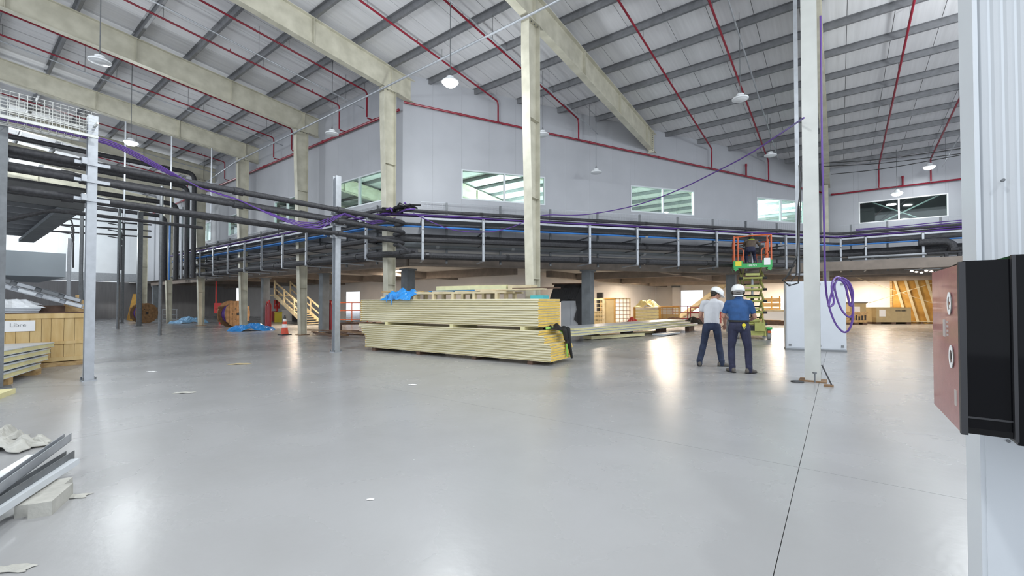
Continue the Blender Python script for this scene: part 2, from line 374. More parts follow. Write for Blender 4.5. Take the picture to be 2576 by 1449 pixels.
# ground floor walls
dl0, dl1 = ony(868, 780, 20).x + 52, ony(905, 780, 20).x + 52
panel_wall('wall_ground_left', (-52, 20), (-14.2, 20), 0, wins=[(dl0, dl1, 0.0, 2.35)], zt=3.3, mat='wall_ground', pw=2.3)
panel_wall('wall_ground_middle', (-14.2, 20), (-14.2, 42), 0, zt=3.3, mat='wall_ground', pw=2.3)
dwx = ony(1713, 750, 42).x; dwy = ony(1768, 750, 42).x
panel_wall('wall_ground_back', (-14.2, 42), (13, 42), 0, wins=[(dwx + 14.2, dwy + 14.2, .55, 2.6)], zt=3.3, mat='wall_ground', pw=2.3)
# end of the hall
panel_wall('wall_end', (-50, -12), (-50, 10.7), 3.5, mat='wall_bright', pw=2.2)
MB().b(-50.4, -49.8, -12, 20, 3.3, 4.0).build('trim_1', 'galv', org=(-50, 0, 3.3))['kind'] = 'structure'
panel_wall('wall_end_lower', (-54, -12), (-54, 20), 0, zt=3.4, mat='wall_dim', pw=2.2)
bx = MB(); a0 = onx(165, 700, -38); bx.b(-50, -38, -8, a0.y, 3.05, 4.5).build('wall_end_parapet', 'parapet', org=(-44, -3, 3.55))['kind'] = 'structure'
for y in (-2.2, 2.4, 7.2):
    t = thing('end_column', 'grey square steel column below the bright end wall, %s' % {-2.2: 'hidden mostly by the left stacks', 2.4: 'behind the slanted profiles on the wooden crate', 7.2: 'between the thin strut and the far cable reel'}[y], 'column', (-49.6, y, 0))
    MB().b(-.2, .2, -.2, .2, 0, 3.3).build('shaft', 'concrete', t); MB().b(-.3, .3, -.3, .3, 0, .03).build('base_plate', 'galv', t)
# near ribbed wall at the right edge
rw = bpy.data.objects.new('wall_near', None); COL.objects.link(rw); rw['kind'] = 'structure'; rw.location = (.385, 2.1, 0)
k = 0; xx = 0.0
MB().b(0, 2.6, .02, .2, 0, roof(2) - .25).build('wall_core', 'sheet_white', rw)
while xx < 2.5:
    q = MB(); a = xx + .003; b_ = xx + .027
    q.prism([(a, .02), (a + .007, .0155), (b_ - .007, .0155), (b_, .02)], 1.12, roof(2) - .25).build('rib', 'rib_wall', rw); xx += .03; k += 1
MB().b(0, 2.6, -.004, .02, 0, 1.12).build('kick_panel', 'sheet_white', rw)
MB().b(-.012, 0, 0, .205, 0, roof(2) - .25).build('edge_trim', 'sheet_white', rw)
for z in (.35, 1.05, 1.9, 2.6, 3.3): MB().tube([(.05, -.012, z), (.05, 0, z)], .005).build('screw', 'galv_dark', rw)

# ================================================================ FRAMES: rafters and columns
def rafter(x, idx, y0=-13, y1=44):
    lab = ['cream roof rafter above the front right column', 'cream roof rafter running onto the wall between the two right windows', 'big cream roof rafter landing on the column beside the wall corner',
           'cream roof rafter on the column left of the second left window', 'cream roof rafter of the third bay from the wall corner', 'fifth cream rafter from the wall corner, over the black risers', 'far cream roof rafter near the bright end wall', 'farthest cream roof rafter, against the bright end wall'][idx]
    r = thing('roof_beam', lab, 'beam', (x, 10, roof(10) - 1.05), group='cream roof rafters')
    def seg(za, zb, w, nm, ya=y0, yb=y1):
        q = MB(); vs = [(x + s * w / 2, y, roof(y) - .2 + z) for z in (za, zb) for s, y in ((-1, ya), (1, ya), (1, yb), (-1, yb))]
        q.add(vs, [(3, 2, 1, 0), (4, 5, 6, 7), (0, 1, 5, 4), (1, 2, 6, 5), (2, 3, 7, 6), (3, 0, 4, 7)]); q.build(nm, 'cream_steel', r, world=True)
    seg(-.85, -.002, .012, 'web'); seg(-.868, -.85, .24, 'flange'); seg(-.02, 0, .24, 'flange')
    y = 1.0
    while y < 28:
        for s in (-1, 1):
            MB().b(x + s * .008, x + s * .11, y - .006, y + .006, roof(y) - 1.04, roof(y) - .225).build('stiffener', 'cream_steel', r, world=True)
        y += 3.0
    return r
for i, x in enumerate(FX): rafter(x, i)
# bolted end plate of the rafter at the middle wall
hy = PA.y + dA.y * (FX[1] - PA.x) / dA.x
ep = thing('end_plate', 'bolted cream end plate where the rafter meets the middle wall', 'plate', (FX[1], hy - .32, roof(hy) - 1.1))
MB().b(-.14, .14, -.012, .012, -.06, .95).build('plate', 'cream_steel', ep)
for z in [.02 + .1 * i for i in range(9)]:
    for s in (-1, 1): MB().tube([(s * .1, -.035, z), (s * .1, -.01, z)], .016, 6).build('bolt', 'galv_dark', ep)
clabs = ['white-cream front column with the coiled purple cable, near the right', 'tall cream column rising behind the big panel stack', 'cream column at the wall corner behind the left end of the panel stack',
         'cream column right of the traffic cone', 'cream column behind the dark blue sheeting and big cable reel', 'cream column left of the big cable reel', 'cream column standing right above the pale blue sheeting', 'farthest cream column at the end of the left wall']
def column(x, y, zt, lab, w=.26, d0=.30, d1=.62, mat='cream_steel'):
    c = thing('column', lab, 'column', (x, y, 0), group='cream hall columns')
    t = .014; yf = .16
    for s in (-1,):   # camera-side flange leans outwards to the top
        q = MB(); vs = []
        for z, d in ((0, d0), (zt - .9, d1), (zt, d1)):
            vs += [(-w / 2, yf - d, z), (w / 2, yf - d, z), (w / 2, yf - d + t, z), (-w / 2, yf - d + t, z)]
        fs = [(3, 2, 1, 0), (8, 9, 10, 11)]
        for a in (0, 4): fs += [(a + i, a + (i + 1) % 4, a + 4 + (i + 1) % 4, a + 4 + i) for i in range(4)]
        q.add(vs, fs); q.build('flange', 'white_steel' if mat != 'cream_steel' else mat, c)
    MB().b(-w / 2, w / 2, yf - t, yf, 0, zt).build('flange', mat, c)
    q = MB(); vs = []
    for z, d in ((0, d0), (zt - .9, d1), (zt, d1)): vs += [(-.006, yf - d + t, z), (.006, yf - d + t, z), (.006, yf - t, z), (-.006, yf - t, z)]
    fs = [(3, 2, 1, 0), (8, 9, 10, 11)]
    for a in (0, 4): fs += [(a + i, a + (i + 1) % 4, a + 4 + (i + 1) % 4, a + 4 + i) for i in range(4)]
    q.add(vs, fs); q.build('web', mat, c)
    MB().b(-w / 2 - .09, w / 2 + .09, yf - d0 - .09, yf + .09, 0, .022).build('base_plate', 'rust', c)
    for zz in (2.15, 4.4, 6.6):
        d = d0 + (d1 - d0) * zz / (zt - .9)
        for s in (-1, 1): MB().b(min(s * .007, s * (w / 2 - .01)), max(s * .007, s * (w / 2 - .01)), yf - d + t, yf - t, zz, zz + .012).build('stiffener', mat, c)
    MB().b(-w / 2 - .01, w / 2 + .01, yf - d1 - .03, yf + .03, zt - .02, zt + .012).build('cap_plate', mat, c)
    for i in range(4):
        for s in (-1, 1): MB().tube([(s * .08, yf - d1 + .05 + i * (d1 - .1) / 3, zt - .05), (s * .08, yf - d1 + .05 + i * (d1 - .1) / 3, zt - .02)], .016, 6).build('bolt', 'galv_dark', c)
    return c
for i, x in enumerate(FX): column(x, 10, roof(10) - 1.085, clabs[i], w=.25 if i == 0 else .27, d0=.2 if i == 0 else .28, d1=.22 if i == 0 else .55, mat='white_steel' if i == 0 else 'cream_steel')
c = thing('column', 'cream column in the far corner behind the front right column', 'column', (FX[0] - .1, 28.3, 0), group='cream hall columns')
for y in (-.15, .15): MB().b(-.14, .14, y - .007, y + .007, 0, roof(28.3) - 1.1).build('flange', 'cream_steel', c)
MB().b(-.006, .006, -.14, .14, 0, roof(28.3) - 1.1).build('web', 'cream_steel', c); MB().b(-.2, .2, -.22, .22, 0, .02).build('base_plate', 'rust', c)
# concrete columns below the mezzanine
def ccol(px, x, y, lab, w=.38):
    t = thing('concrete_column', lab, 'column', (x, y, 0)); MB().b(-w / 2, w / 2, -w / 2, w / 2, 0, 2.95).build('shaft', 'concrete', t)
    MB().b(-w / 2 - .06, w / 2 + .06, -w / 2 - .06, w / 2 + .06, 2.9, 2.98).build('capital', 'concrete', t)
for px, yy, lab in ((1026, 12.4, 'grey concrete column beside the cream corner column'), (815, 11.6, 'grey concrete column behind the dark red gas bottle by the scrap wood'), (667, 11.6, 'grey concrete column between the cable reel and the traffic cone'),
                    (390, 11.6, 'grey concrete column right of the far cable reel'), (1425, 28, 'slim brown-grey column behind the black sheeting')):
    p = ony(px, 760, yy); ccol(px, p.x, p.y, lab, .42 if px == 1026 else .36)
for px, off, lab in ((1479, .55, 'blue-grey column beside the black sheeting'), (1840, .55, 'grey column just left of the scissor lift')):
    s = lineS(px, PA + nA * off, dA); p = PA + nA * off + dA * s; ccol(px, p.x, p.y, lab, .42)
# ================================================================ SPRINKLER PIPES, CONDUITS, LAMPS
def pipe(name, pts, r, mat, lab, cat='pipe', group=None, n=8, fit=None, bend=0):
    P = [Vector(p) for p in pts]
    if bend:
        Q = [P[0]]
        for i in range(1, len(P) - 1):
            a = (P[i - 1] - P[i]).normalized(); b_ = (P[i + 1] - P[i]).normalized(); bb = min(bend, (P[i - 1] - P[i]).length * .45, (P[i + 1] - P[i]).length * .45)
            A = P[i] + a * bb; B = P[i] + b_ * bb
            for t in (0, .25, .5, .75, 1): Q.append(A * (1 - t) ** 2 + P[i] * 2 * t * (1 - t) + B * t * t)
        Q.append(P[-1]); P = Q
    L = P[len(P) // 2]
    t = thing(name, lab, cat, L, group=group)
    MB().tube(P, r, n).build('pipe_run', mat, t, world=True, smooth=True)
    for (p, d) in (fit or []):
        p = Vector(p); d = Vector(d).normalized(); MB().tube([p - d * r * 1.4, p + d * r * 1.4], r * 1.3, n).build('coupling', mat, t, world=True)
    return t
mainA = [Vector((*(PA - nA * .14 + dA * .02), roof(PA.y) - 1.17)), Vector((*(PB - nA * .14 - dA * .1), roof(PB.y) - 1.4))]
pipe('sprinkler_main', [mainA[0], mainA[1]], .042, 'red_pipe', 'red sprinkler main sloping across the middle wall above the windows', fit=[(mainA[0].lerp(mainA[1], t), mainA[1] - mainA[0]) for t in (.1, .36, .52, .7, .88)])
pipe('sprinkler_main', [(-48, 10.55, 8.93), (-13.45, 10.55, 8.93)], .05, 'red_pipe', 'red sprinkler main along the left wall behind the columns', fit=[((x, 10.55, 8.93), (1, 0, 0)) for x in (-38, -31, -25, -19, -15)])
pipe('sprinkler_main', [(-.2, 28.75, 7.28), (12, 28.75, 7.28)], .042, 'red_pipe', 'red sprinkler main above the wide dark window on the right wall', fit=[((x, 28.75, 7.28), (1, 0, 0)) for x in (-.2, 2.6, 5)])
BX = [(-4.8, 'right of the middle rafter, from the top edge'), (-2.75, 'just left of the thin grey hanging post'), (-8.9, 'passing behind the tall middle column'), (-11, 'passing in front of the bright lamp'),
      (-15.1, 'nearest the wall-corner column on its left side'), (-17.1, 'second on the left of the wall-corner column'), (-21.3, 'third on the left of the wall-corner column'), (-23.2, 'fourth on the left of the wall-corner column'),
      (-27.6, 'fifth on the left of the wall-corner column'), (-29.6, 'sixth on the left of the wall-corner column'), (-34.2, 'far left, above the black risers'), (-36.2, 'farthest left over the wire basket tray'), (1.7, 'over the wide dark window'), (3.6, 'at the right, dropping beside the right-hand lamp')]
for x, where in BX:
    if x < -13.4: ye = 10.5; zm = 8.95
    elif x < -.5: s = (x - PA.x) / dA.x; ye = PA.y + dA.y * s - .25; f = s / (PB - PA).length; zm = mainA[0].z * (1 - f) + mainA[1].z * f
    else: ye = 28.7; zm = 7.28
    zo = .42
    ya = ye - .25
    t = pipe('sprinkler_pipe', [(x, -9, roof(-9) - zo), (x, ya - .02, roof(ya) - zo), (x, ya + .03, roof(ya) - zo - .15), (x, ya + .03, zm + .04)] if x >= -.5 or x > -13.4 else [(x, -9, roof(-9) - zo), (x, ya, roof(ya) - zo), (x, ya, zm + .04)], .033, 'red_pipe',
             'red sprinkler branch pipe under the roof, ' + where, group='red sprinkler branch pipes', bend=.14)
    if True: MB().tube([(x, ya + .02, zm), (x, ye + .1, zm)], .03).build('tee', 'red_pipe', t, world=True)
    y = ya - 1.2
    while y > 0:
        MB().tube([(x, y, roof(y) - zo), (x, y, roof(y) - zo + .1)], .012, 6).build('sprinkler_head', 'red_pipe', t, world=True)
        MB().tube([(x, y + 1.1, roof(y + 1.1) - zo), (x, y + 1.1, roof(y + 1.1) - .02)], .006, 5).build('hanger', 'galv_dark', t, world=True); y -= 3.0
for px, xx, z1 in ((1880, None, .55), (2272, 2.62, .45)):
    if xx is None: s = lineS(px, PA - nA * .14, dA); p = PA - nA * .14 + dA * s; f = s / (PB - PA).length; z = mainA[0].z * (1 - f) + mainA[1].z * f
    else: p = Vector((xx, 28.75)); z = 7.28
    pipe('sprinkler_stub', [(p.x, p.y, z), (p.x, p.y, z + z1)], .04, 'red_pipe', 'short red capped pipe stub on the main, ' + ('left of the far corner' if xx is None else 'over the wide dark window'), fit=[((p.x, p.y, z + z1), (0, 0, 1))])
# conduit rods that carry the lamps
CX = [(-8.3, 'through the tall middle column', .95), (-2.25, 'right of the middle rafter', .7), (-15.4, 'left of the wall-corner column', 1.0), (-22.3, 'over the second left window', 1.0), (-30.5, 'over the black risers', 1.0), (3.9, 'beside the ribbed near wall', 1.1)]
for x, wh, zo in CX:
    ye = {-8.3: 17.2, -2.25: 24.5, 3.9: 27.8}.get(x, 10.3)
    t = pipe('lamp_conduit', [(x, -8, roof(-8) - zo), (x, ye, roof(ye) - zo)], .022, 'galv', 'thin grey conduit carrying the lamps, ' + wh, 'conduit', group='grey lamp conduits', n=6)
    y = ye - .8
    while y > -2:
        MB().tube([(x, y, roof(y) - zo), (x, y, roof(y) - .02)], .007, 5).build('hanger', 'galv_dark', t, world=True); y -= 3.2
t = pipe('tie_rod', [(-30.5, 9.5, 8.7), (-26, 9.5, 9.1), (-6.8, 9.5, 9.28), (2.5, 9.5, 9.4)], .035, 'galv', 'long grey horizontal tie tube across the column tops', 'tie')
def highbay(x, y, z, lab, lit=False):
    t = thing('high_bay_lamp', lab, 'lamp', (x, y, z), group='hanging disc lamps')
    MB().lathe([(.0, .02), (.09, .02), (.12, .06), (.10, .13), (.05, .15), (0, .15)], n=16).build('driver_housing', 'lamp_white', t, smooth=True)
    MB().lathe([(0, .035), (.20, .03), (.235, .0), (.235, -.03), (.20, -.045), (0, -.04)], n=24).build('shade', 'lamp_white', t, smooth=True)
    MB().lathe([(0, -.046), (.195, -.046), (.19, -.075), (.14, -.12), (.07, -.14), (0, -.145)] if lit else [(0, -.048), (.19, -.05), (.17, -.062), (0, -.07)], n=24).build('lens', 'lamp_lit' if lit else 'lamp_white', t, smooth=True)
    MB().tube([(0, 0, .15), (0, 0, roof(y) - z - .02)], .011, 6).build('suspension_cable', 'galv_dark', t)
    MB().tube([(.06, 0, .1), (.0, 0, .3), (-.06, 0, .1)], .008, 5).build('hook', 'galv_dark', t)
    return t
for x, y, z, l, lit in [(-8.7, 8.6, 7.75, 'brightly lit hanging disc lamp left of the tall middle column', 1), (-22.1, 4.4, 7.8, 'lit hanging disc lamp above the far left pipes', 1), (-34, 4.9, 7.8, 'small lit disc lamp far away by the left grey post', 1),
                      (3.4, 27.3, 7.75, 'lit disc lamp by the ribbed near wall, above the right wall main', 1), (2.3, 27.6, 6.75, 'lit disc lamp hanging in front of the wide dark window', 1),
                      (-2.35, 14.8, 7.8, 'unlit disc lamp between the two long red pipes on the right', 0), (-8.7, 13.4, 7.75, 'unlit disc lamp beside the tall middle column', 0), (-8.1, 16.6, 7.0, 'unlit disc lamp above the second window of the middle wall', 0), (-2.25, 21.3, 7.8, 'small unlit disc lamp near the far corner', 0),
                      (-15, 8.7, 7.8, 'unlit disc lamp left of the wall-corner column', 0), (-15.3, 2.4, 7.8, 'unlit disc lamp at upper left above the wire basket tray', 0)]: highbay(x, y, z, l, lit)
# ================================================================ PIPE RACK
RP = [Vector((-36.5, 9.3)), Vector((-12.75, 9.3)), Vector((.1, 26.0)), Vector((11, 26.0))]
def offset(P, d):
    out = []
    for i, p in enumerate(P):
        ns = []
        if i > 0: e = (P[i] - P[i - 1]).normalized(); ns.append(Vector((-e.y, e.x)))
        if i < len(P) - 1: e = (P[i + 1] - P[i]).normalized(); ns.append(Vector((-e.y, e.x)))
        m = sum(ns, Vector((0, 0))).normalized(); out.append(p + m * (d / m.dot(ns[0])))
    return out
RZ0, RZ1 = 3.02, 4.6
def rack(seg, pts_s, name, lab, width, gz1=5.42, posts_back=True):
    P, Q = RP[seg], RP[seg + 1]; d = (Q - P).normalized(); n = Vector((-d.y, d.x)); ang = math.atan2(d.y, d.x)
    r = thing(name, lab, 'pipe rack', (P.x, P.y, RZ0), ang)
    H = RZ1 - RZ0; Ls = pts_s[-1]
    for s in pts_s:
        MB().b(s - .045, s + .045, 0, .01, 0, H).b(s - .045, s - .038, 0, .06, 0, H).b(s + .038, s + .045, 0, .06, 0, H).build('post', 'galv', r)
        for z in (0.0, .62, 1.08, H - .05): MB().b(s - .03, s + .03, .0, width, z, z + .045).build('arm', 'galv' if z == 0 else 'galv_dark', r)
    gs = [a + (b_ - a) * .45 for a, b_ in zip(pts_s[:-1], pts_s[1:])]
    for s in gs: MB().b(s - .04, s + .04, width - .02, width + .04, .0, gz1 - RZ0).build('back_post', 'galv_dark', r)
    a, b_ = pts_s[0], Ls
    MB().b(a, b_, width + .0, width + .02, gz1 - RZ0 - .38, gz1 - RZ0 - .355).build('guard_rail', 'galv_dark', r)
    MB().b(a, b_, width, width + .012, gz1 - RZ0 - .02, gz1 - RZ0 - .005).build('guard_rail', 'galv', r)
    q = MB(); s = a
    while s < b_: q.b(s, s + .006, width + .002, width + .008, gz1 - RZ0 - .75, gz1 - RZ0); s += .12
    for z in [gz1 - RZ0 - .08 * k for k in range(10)]: q.b(a, b_, width + .002, width + .008, z, z + .005)
    o = q.build('wire_mesh', 'galv', r); o['kind'] = 'stuff'
    for z, w0, w1 in ((H - .10, .1, width), (.66, .25, width)):
        q = MB().b(a, b_, w0, w0 + .015, z, z + .08).b(a, b_, w1 - .015, w1, z, z + .08).b(a, b_, w0, w1, z, z + .006)
        q.build('cable_tray', 'galv', r)
    return r, d, n
dB2 = Vector((1, 0))
sBs = sorted([lineS(px, RP[0], dB2) for px in (475, 500, 533, 570, 612, 655, 708, 767, 843, 918)]); sBs = [sBs[0] - 2.1] + sBs
rack(0, sBs, 'pipe_rack', 'grey steel pipe rack along the left wall, receding behind the cream columns', 1.28)
dA2 = (RP[2] - RP[1]).normalized()
sAs = [lineS(px, RP[1], dA2) for px in (1063, 1216, 1352, 1485, 1605, 1708, 1806, 1894, 1980, 2056)]
rack(1, sAs, 'pipe_rack', 'long grey steel pipe rack across the middle wall, behind the scissor lift', 1.25)
sCs = [lineS(px, RP[2], Vector((1, 0))) for px in (2117, 2180, 2325, 2470)]
rack(2, sCs, 'pipe_rack', 'grey steel pipe rack on the right below the wide dark window', 1.6)
def rpipe(d, z, r, mat, lab, s0=0, s1=3, cat='pipe', name='insulated_pipe', dz=0, n=8, fit=6, ins=None):
    O = offset(RP, d); P = [Vector((p.x, p.y, z)) for p in O][s0:s1 + 1]
    if s0 == 0: P[0].x += .5
    if s1 == 3: P[-1].x -= .8
    Q = [P[0]]
    for i in range(1, len(P) - 1):
        a = (P[i - 1] - P[i]).normalized(); b_ = (P[i + 1] - P[i]).normalized(); A = P[i] + a * .35; B = P[i] + b_ * .35
        for t in (0, .25, .5, .75, 1): Q.append(A * (1 - t) ** 2 + P[i] * 2 * t * (1 - t) + B * t * t)
    Q.append(P[-1])
    t = thing(name, lab, cat, P[min(1, len(P) - 1)]); MB().tube(Q, r, n).build('pipe_run', mat, t, world=True, smooth=True)
    for i in range(len(P) - 1):
        Ln = (P[i + 1] - P[i]).length; k = int(Ln / fit)
        for j in range(k):
            p = P[i].lerp(P[i + 1], (j + .5) / k); e = (P[i + 1] - P[i]).normalized()
            MB().tube([p - e * .06, p + e * .06], r * 1.12, n).build('clamp', 'black_metal' if 'black' in mat else 'galv', t, world=True)
    return t
rpipe(.12, 4.80, .065, 'black_foam', 'black insulated pipe running along the top front edge of the whole rack')
rpipe(.27, 4.67, .06, 'black_foam', 'black insulated pipe on the top tier, behind the front one')
rpipe(.16, 4.33, .05, 'black_foam', 'thin black pipe just above the blue pipe on the rack')
rpipe(.10, 4.235, .034, 'blue_pipe', 'long bright blue pipe along the rack', name='blue_pipe')
rpipe(.28, 4.22, .03, 'blue_pipe', 'second blue pipe behind the bright one on the left wall rack', s1=1, name='blue_pipe')
rpipe(1.06, 3.98, .13, 'black_foam', 'thick dark pipe on the middle tier of the rack, rear')
rpipe(.2, 3.78, .10, 'black_foam', 'black insulated pipe on the middle tier of the rack, front')
rpipe(1.06, 3.70, .12, 'concrete', 'grey lagged duct on the middle tier against the wall', name='lagged_duct', fit=3)
rpipe(.13, 3.20, .11, 'black_foam', 'thick black insulated pipe on the bottom tier of the rack', fit=3)
rpipe(1.06, 3.22, .07, 'black_foam', 'thinner black pipe on the bottom tier, toward the wall')
# grey backing plates seen between the pipes
for k in range(5):
    O = offset(RP, .08 + .05 * k); P = []
    for i in range(len(O) - 1):
        for j in range(9): P.append(Vector((*O[i].lerp(O[i + 1], j / 9), 4.64 + .02 * math.sin(j * 1.7 + k) + .012 * (k % 2))))
    P.append(Vector((*O[-1], 4.6)))
    t = MB().tube(P, .022, 6).build('purple_cable', 'purple', org=P[0], smooth=True); tag(t, 'purple cable lying in the upper tray of the rack, %s from the front' % ORD[k], 'cable', 'purple cables in the rack tray')
for k in range(4):
    P = [(RP[2].x + .6 + j, 26.1 + .1 * k + .03 * math.sin(j + k), 4.75 + .085 * k + .03 * math.sin(j * 1.3 + k)) for j in range(9)]
    t = MB().tube(P, .022, 6).build('purple_cable', 'purple', org=P[0], smooth=True); tag(t, 'purple cable rising over the right rack tray, %s from the bottom' % ORD[k], 'cable', 'purple cables over the right rack')
# lower light grey pipes and black manifold on the right rack
for z, l in ((3.62, 'upper'), (3.42, 'lower')):
    pipe('pale_pipe', [(.4, 25.95, z), (4.4, 25.95, z)], .05, 'galv', 'pale grey pipe between the posts of the right rack, %s one' % l)
t = thing('pipe_elbow', 'big black insulated elbow at the right end of the rack', 'pipe', (3.75, 25.9, 4.0))
MB().tube([(-.9, 0, .12), (-.3, 0, .12), (-.02, 0, .1), (.14, 0, -.02), (.17, 0, -.2)], .15, 12).build('elbow', 'black_foam', t, smooth=True)
MB().tube([(.17, 0, -.2), (.17, 0, -.3)], .19, 12).build('flange', 'black_metal', t)
t = thing('manifold', 'black manifold pipe with four short drops at the right end of the rack', 'manifold', (3.6, 25.85, 3.62))
MB().tube([(-.5, 0, 0), (1.5, 0, 0)], .06, 8).build('header', 'black_foam', t, smooth=True)
for i in range(4): MB().tube([(.1 + .4 * i, 0, 0), (.1 + .4 * i, 0, -.36)], .07, 8).build('drop', 'black_foam', t, smooth=True)
# ---------------------------------------------------------------- pipes crossing from the left posts to the rack corner
XP = -11.85
for dx, z, r, lab, ye in ((0, 4.25, .075, 'upper black insulated pipe crossing from the left edge to the rack corner', 9.4), (0, 3.92, .075, 'middle black insulated pipe crossing from the left edge to the rack corner', 9.4), (0, 3.55, .06, 'lower black insulated pipe crossing from the left edge to the rack corner', 9.4),
                       (-2.2, 4.42, .075, 'black insulated pipe behind the upper crossing pipe, at far left', 9.2), (-2.2, 3.88, .07, 'black insulated pipe behind the lower crossing pipe, at far left', 9.2)):
    x = XP + dx
    pipe('insulated_pipe', [(x, -3, z), (x, ye - .2, z), (x - .15, ye + .3, z), (x - .8, ye + .35, z)] if dx == 0 else [(x, -3, z), (x, ye, z)], r, 'black_foam', lab, bend=.3, n=12, fit=[((x, y, z), (0, 1, 0)) for y in (1.7, 4.4, 7.15)])
pipe('insulated_pipe', [(XP + .75, 9.45, 3.2), (-13.7, 9.45, 3.2)], .07, 'black_foam', 'short black pipe elbowing back under the rack corner', fit=[((-12, 9.45, 3.2), (1, 0, 0))])
pipe('brace_pipe', [(XP - .3, 9.3, 3.6), (XP + .6, 9.35, 3.15)], .05, 'black_foam', 'slanting black strut pipe at the rack corner')
t = thing('cable_tangle', 'dark knot of cables and lagging tape on the rack corner', 'cable', (XP - .4, 9.6, 4.75))
for i in range(14):
    P = [Vector((random.uniform(-.8, .9), random.uniform(-.25, .35), random.uniform(-.12, .16))) for _ in range(4)]
    P.sort(key=lambda v: v.x); MB().tube(P, .03, 6).build('cable', 'cable_black' if i % 4 else 'purple', t, smooth=True)
# steel posts
def hpost(px, py, ztop, lab, w=.2, brk=(), mat='galv', rz=0.0, z0=0):
    p = onz(px, py); t = thing('steel_post', lab, 'post', (p.x, p.y, 0), rz)
    MB().b(-w / 2, w / 2, -w / 2, -w / 2 + .01, 0, ztop).build('flange', mat, t); MB().b(-w / 2, w / 2, w / 2 - .01, w / 2, 0, ztop).build('flange', mat, t)
    MB().b(-.006, .006, -w / 2 + .01, w / 2 - .01, 0, ztop).build('web', mat, t)
    MB().b(-w * .75, w * .75, -w * .75, w * .75, 0, .018).build('base_plate', mat, t)
    for a in (-1, 1):
        for b_ in (-1, 1): MB().tube([(a * w * .62, b_ * w * .62, 0), (a * w * .62, b_ * w * .62, .07)], .014, 6).build('anchor_bolt', 'galv_dark', t); 
    for z in brk: MB().box((.0, -w * .5, z), (.5, .06, .06)).build('bracket', mat, t); MB().box((-.12, -w * .5 - .04, z + .03), (.07, .1, .12)).build('clamp', mat, t)
    return t
hpost(845, 885, 5.33, 'tall grey steel post left of the panel stack, carrying the crossing pipes', .17, (4.15, 3.82, 3.46), rz=math.pi / 2)
hpost(222, 957, 5.1, 'tall grey steel post beside the wooden crate, carrying the wire basket tray', .14, (4.15, 3.82, 3.46), rz=math.pi / 2)
hpost(349, 820, 7.2, 'dark slim post in front of the far cable reel', .24, mat='galv_dark')
hpost(307, 813, 8.2, 'thin dark post left of the far cable reel', .15, mat='galv_dark')
p = onz(201, 880); hpost(201, 845, 6.2, 'slim dark post just left of the tall post by the crate', .12, mat='galv_dark')
hpost(171, 838, 4.6, 'slim grey strut behind the slanted profiles', .14, mat='galv')
t = thing('steel_post', 'grey post cut by the left edge of the photo', 'post', (-11.7, .62, 0)); MB().b(-.05, .05, -.05, .05, 0, 5.1).build('shaft', 'galv_dark', t); MB().b(-.15, .15, -.15, .15, 0, .02).build('base_plate', 'galv_dark', t)
for px, ya, yb, D, l in ((432, 343, 560, 19, 'left of the black risers'), (533, 372, 560, 19, 'right of the black risers'), (316, 305, 560, 18, 'beside the far left lit lamp')):
    a = pz(px, ya, D); b_ = pz(px, yb, D); pipe('hanger_rod', [(a.x, a.y, a.z), (a.x, a.y, b_.z)], .03, 'galv', 'thin vertical hanger rod, ' + l, 'rod')
# basket tray with purple cables, upper left
bt = thing('basket_tray', 'white wire basket tray with purple cables at upper left', 'cable tray', (XP + .2, 1.75, 4.6))
MB().b(-.02, .02, -4.6, .0, 0, .045).build('bottom_rail', 'white_steel', bt); MB().b(-.02, .02, -4.6, 0, .27, .315).build('top_rail', 'white_steel', bt)
MB().b(.46, .5, -4.6, .0, 0, .045).build('bottom_rail', 'white_steel', bt); MB().b(.0, .5, -.03, .0, .27, .315).build('end_rail', 'white_steel', bt)
MB().b(-.03, .03, -.03, .03, -.1, .52).build('end_post', 'white_steel', bt)
for side, xx in (('front', .02), ('back', .46)):
    q = MB(); y = -4.6
    while y < 0: q.b(xx, xx + .006, y, y + .006, 0, .48); y += .1
    for z in [.06 * k + .06 for k in range(8)]: q.b(xx, xx + .006, -4.6, 0, z, z + .005)
    q.build('wire_side', 'white_steel', bt)['kind'] = 'stuff'
q = MB(); y = -4.6
while y < 0: q.b(0, .48, y, y + .006, .02, .026); y += .1
q.build('wire_bottom', 'white_steel', bt)['kind'] = 'stuff'
for k in range(4):
    x = XP + .2 + .09 * k
    P = [Vector((x, y, 4.69 + .015 * math.sin(y * 2 + k))) for y in (-2.8, -1.5, -.3, .8, 1.7)]
    P += [Vector((x - .1, 2.2, 4.64)), Vector((x - .3, 2.9, 4.42)), Vector((x - .35, 3.6, 4.22 - .03 * k)), Vector((x - .3, 4.4, 4.08 - .03 * k)), Vector((x - .1, 5.4, 3.75 - .05 * k)), Vector((x, 6.3, 3.72 - .06 * k)), Vector((x - .3, 7.2, 4.15)), Vector((x - .4, 8.2, 4.1 - .04 * k)), Vector((x - .9, 9.5, 4.45))]
    S2 = []
    for i in range(len(P) - 1):
        for t_ in (0, .5): 
            a = P[max(i - 1, 0)]; b0 = P[i]; c0 = P[i + 1]; e = P[min(i + 2, len(P) - 1)]
            S2.append(0.5 * ((2 * b0) + (c0 - a) * t_ + (2 * a - 5 * b0 + 4 * c0 - e) * t_ ** 2 + (3 * b0 - a - 3 * c0 + e) * t_ ** 3))
    S2.append(P[-1])
    o = MB().tube(S2, .013, 6).build('purple_cable', 'purple', org=P[4], smooth=True); tag(o, 'purple cable sagging from the basket tray to the rack corner, %s strand' % ORD[k], 'cable', 'purple cables from the basket tray')
